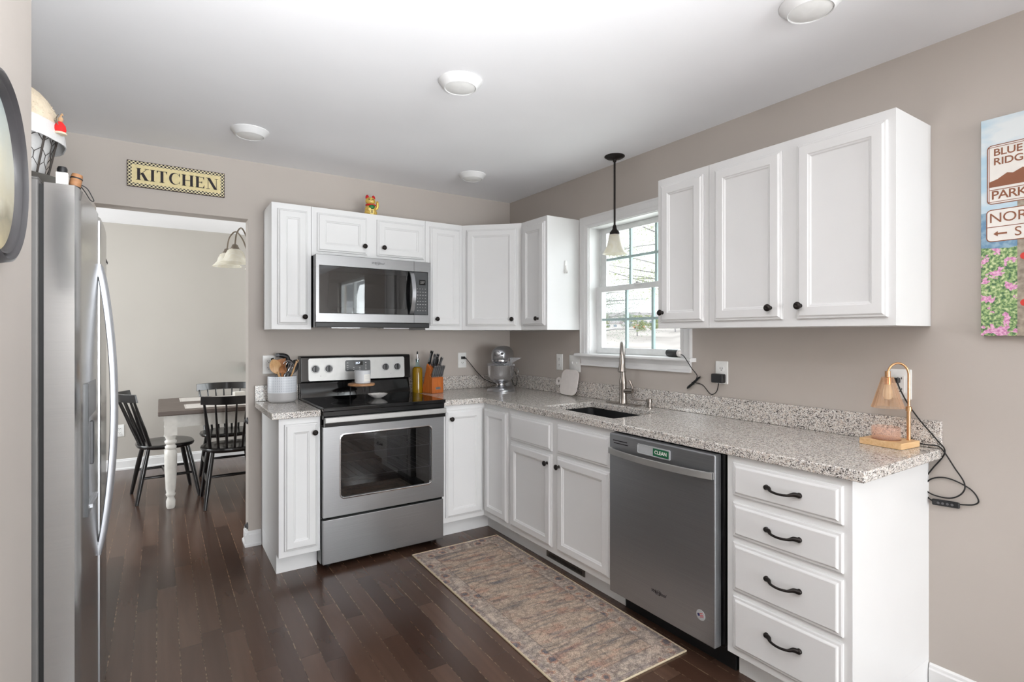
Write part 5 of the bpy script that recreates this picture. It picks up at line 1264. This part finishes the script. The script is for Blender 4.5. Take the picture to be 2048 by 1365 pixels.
MB().lathe([(.03, 0), (.036, .004), (.038, .05), (.03, .062), (.03, .07)], n=24, cap1=False).build('jar', 'jar_glass', t)
mb = MB()
for k in range(14): a = k * 2.4; mb.ball((.02 * math.cos(a) * (k / 14), .02 * math.sin(a) * (k / 14), .098 + .01 * math.sin(k)), (.016, .016, .02), 8, 6)
mb.build('bloom', 'pink_flower', t); MB().tube([(0, 0, .005), (.004, 0, .09)], .002, 6).build('stem', 'cat_green', t)
t = thing('wall_sconce', 'small glass jar sconce on the far dining room wall by the doorway edge', 'sconce', (-1.622, 2.8, .965))
MB().box(-.02, .02, -.02, -.001, -.02, .05).build('back_plate', 'bronze_light', t, .002)
MB().lathe([(.028, 0), (.032, .004), (.032, .05), (.026, .06)], (0, -.065, -.03), n=20, cap1=False).build('jar', 'jar_glass', t)
MB().lathe([(.033, .045), (.033, .07), (.01, .078)], (0, -.065, 0), n=20).tube([(0, -.02, .05), (0, -.045, .075), (0, -.065, .075)], .004, 6).build('lid', 'bronze', t)
# chandelier
t = thing('chandelier', 'bronze dining room chandelier with white bell glass shades', 'chandelier', (-1.725, 1.51, CE))
MB().lathe([(.06, 0), (.06, -.01), (.02, -.03), (.01, -.04)], n=24).build('canopy', 'bronze_light', t)
MB().tube([(0, 0, -.03), (0, 0, -.31)], .007, 8).lathe([(.012, -.29), (.03, -.33), (.018, -.38), (.026, -.44), (.01, -.48), (.004, -.49)], n=20).build('column', 'bronze_light', t)
for k in range(5):
    a = R(150 + 72 * k); c_, s_ = math.cos(a), math.sin(a); rr_ = .255
    arm = MB().tube([(.015 * c_, .015 * s_, -.40), (.07 * c_, .07 * s_, -.37), (.12 * c_, .12 * s_, -.25), (.18 * c_, .18 * s_, -.18), (.235 * c_, .235 * s_, -.235), (rr_ * c_, rr_ * s_, -.335)], .0065, 10, 5).build('arm', 'bronze_light', t)
    MB().lathe([(.012, -0.331), (.022, -0.338), (.026, -0.351), (.037, -0.371), (.036, -0.376)], (rr_ * c_, rr_ * s_, 0), n=20).build('socket_cup', 'bronze_light', arm)
    MB().lathe([(.03, -0.372), (.055, -0.384), (.072, -0.416), (.082, -0.451), (.105, -0.478), (.118, -0.490), (.115, -0.492), (.1, -0.480), (.077, -0.452), (.066, -0.416), (.048, -0.386)], (rr_ * c_, rr_ * s_, 0), n=32, cap0=False, cap1=False).build('glass_shade', 'alabaster', arm)

# ------------------------------------------------------------------ outside the window
struct(MB().box(1.0, 160, -60, 130, -4.2, -4.0).build('ground_outside', 'grass'))
CX0, CY0 = -2.44, -3.74
def terr(d): return -3.5 + 14.5 * (d - 90) / 230
def polar(az, d): return (CX0 + d * math.sin(R(az)), CY0 + d * math.cos(R(az)))
random.seed(11); mb = MB(); Ls = []
AZ = [15 + k for k in range(66)]
for d in (90, 150, 210, 270, 320):
    Ls.append([(*polar(a, d), terr(d) + (random.uniform(-.5, 2.2) if d == 320 else random.uniform(-.4, .4) if d > 100 else -.6)) for a in AZ])
Ls.append([(*polar(a, 340), -4) for a in AZ])
mb.loops(Ls, close=False, cap0=False, cap1=False); struct(mb.build('hills', 'hillside'))
def house(label, x, y, w, d, h, rz, z=-4):
    t = thing('house', label, 'house', (x, y, z), R(rz))
    MB().box(-w / 2, w / 2, -d / 2, d / 2, 0, h).build('walls', 'house_wall', t)
    MB().prism([(-d / 2 - .4, h), (d / 2 + .4, h), (0, h + d * .32)], 'x', -w / 2 - .4, w / 2 + .4).build('roof', 'house_roof', t)
    for k in range(4): MB().box(-w / 2 + .8 + k * (w - 2.5) / 3, -w / 2 + 1.9 + k * (w - 2.5) / 3, -d / 2 - .05, -d / 2, h * .45, h * .75).build('window', 'house_glass', t)
    return t
rnd = random.Random(8)
for k, az in enumerate((42.5, 43.5, 44.3, 45.1, 46.0, 46.9, 47.8, 48.6, 49.5, 50.3)):
    d = (240, 200, 280, 225, 260, 290, 215, 270, 235, 285)[k]; x, y = polar(az, d)
    house('tiny pale grey-roofed house on the far hillside through the window', x, y, rnd.uniform(7, 11), 6, rnd.uniform(2.4, 3.6), -az + rnd.uniform(-30, 30), terr(d) - .4)['group'] = 'pale houses on the far hillside'
def car(label, x, y, rz, mat, z=-4):
    t = thing('car', label, 'car', (x, y, z), R(rz))
    MB().prism([(-2.1, .35), (2.1, .35), (2.1, .9), (1.2, .98), (.7, 1.45), (-1.1, 1.45), (-1.7, .95), (-2.1, .9)], 'y', -.85, .85).build('body', mat, t, .08, 3)
    for sx_ in (-1.3, 1.3):
        for sy_ in (-.8, .8): MB().lathe([(.33, -.1), (.33, .1)], (sx_, sy_, .33), 'y', 16).build('wheel', 'rubber', t)
car('small pale blue car beyond the lower left window panes', *polar(44.6, 225), -50, 'car_blue', terr(225) + .1)
car('small orange car beyond the middle window panes', *polar(46.75, 200), -40, 'car_orange', terr(200) + .1)
def tree(label, x, y, h, cr_, n, seed, mat, z=-4, lean=0, lo_u=.3, leaf=.6, nl=560):
    rnd = random.Random(seed); t = thing('tree', label, 'tree', (x, y, z))
    mb = MB(); lf = MB()
    mb.tube([(0, 0, 0), (lean * .3, .1, h * .4), (lean, -.1, h * .95)], [.2, .15, .03], 8, 3)
    for k in range(n):
        u_ = rnd.uniform(lo_u, .97); a = rnd.uniform(0, 6.283); ln = cr_ * rnd.uniform(.6, 1.1) * (1.15 - u_ * .6)
        b0 = Vector((lean * u_, 0, h * u_)); e = b0 + Vector((math.cos(a) * ln, math.sin(a) * ln, ln * rnd.uniform(.0, .35)))
        md_ = (b0 + e) / 2 + Vector((0, 0, rnd.uniform(-.1, .3)))
        mb.tube([tuple(b0), tuple(md_), tuple(e)], [.032, .02, .006], 5, 3)
        for j in range(nl):
            s_ = rnd.uniform(.25, 1.05); p = b0.lerp(e, s_) + Vector((rnd.gauss(0, .3), rnd.gauss(0, .3), rnd.gauss(0, .16)))
            d1 = Vector((rnd.gauss(0, 1), rnd.gauss(0, 1), rnd.gauss(0, 1))).normalized() * rnd.uniform(.02, .045) * leaf; d2 = d1.cross(Vector((rnd.random(), rnd.random(), rnd.random() + .1))).normalized() * .02 * leaf
            i = lf.pts([p - d1, p + d2, p + d1, p - d2]); lf.f.append((i, i + 1, i + 2, i + 3))
    mb.build('trunk', 'bark', t); f_ = lf.build('foliage', mat, t, smooth=False); f_['kind'] = 'stuff'; return t
tree('large pale green pine right behind the upper window panes', 10.5, 6.2, 12.5, 3.4, 70, 2, 'foliage', lo_u=.5)
tree('bluish conifer at the left behind the upper window panes', 11, 11.5, 11.5, 2.8, 55, 3, 'foliage_blue', lo_u=.45)
tree('thin tree with drooping boughs at the right of the window view', 17, 6.2, 11, 2.4, 50, 4, 'foliage', lo_u=.55)
for k, (az, d) in enumerate(((43.1, 165), (45.6, 182), (48.2, 155), (50.4, 180), (46.6, 160), (49.0, 312))):
    x, y = polar(az, d)
    tree('small hazy tree among the houses on the far hillside', x, y, 6.5, 3.4, 26, 20 + k, ('foliage', 'foliage_blue')[k % 2], z=terr(d) - .5, leaf=5, nl=60)['group'] = 'hazy trees on the far hillside'
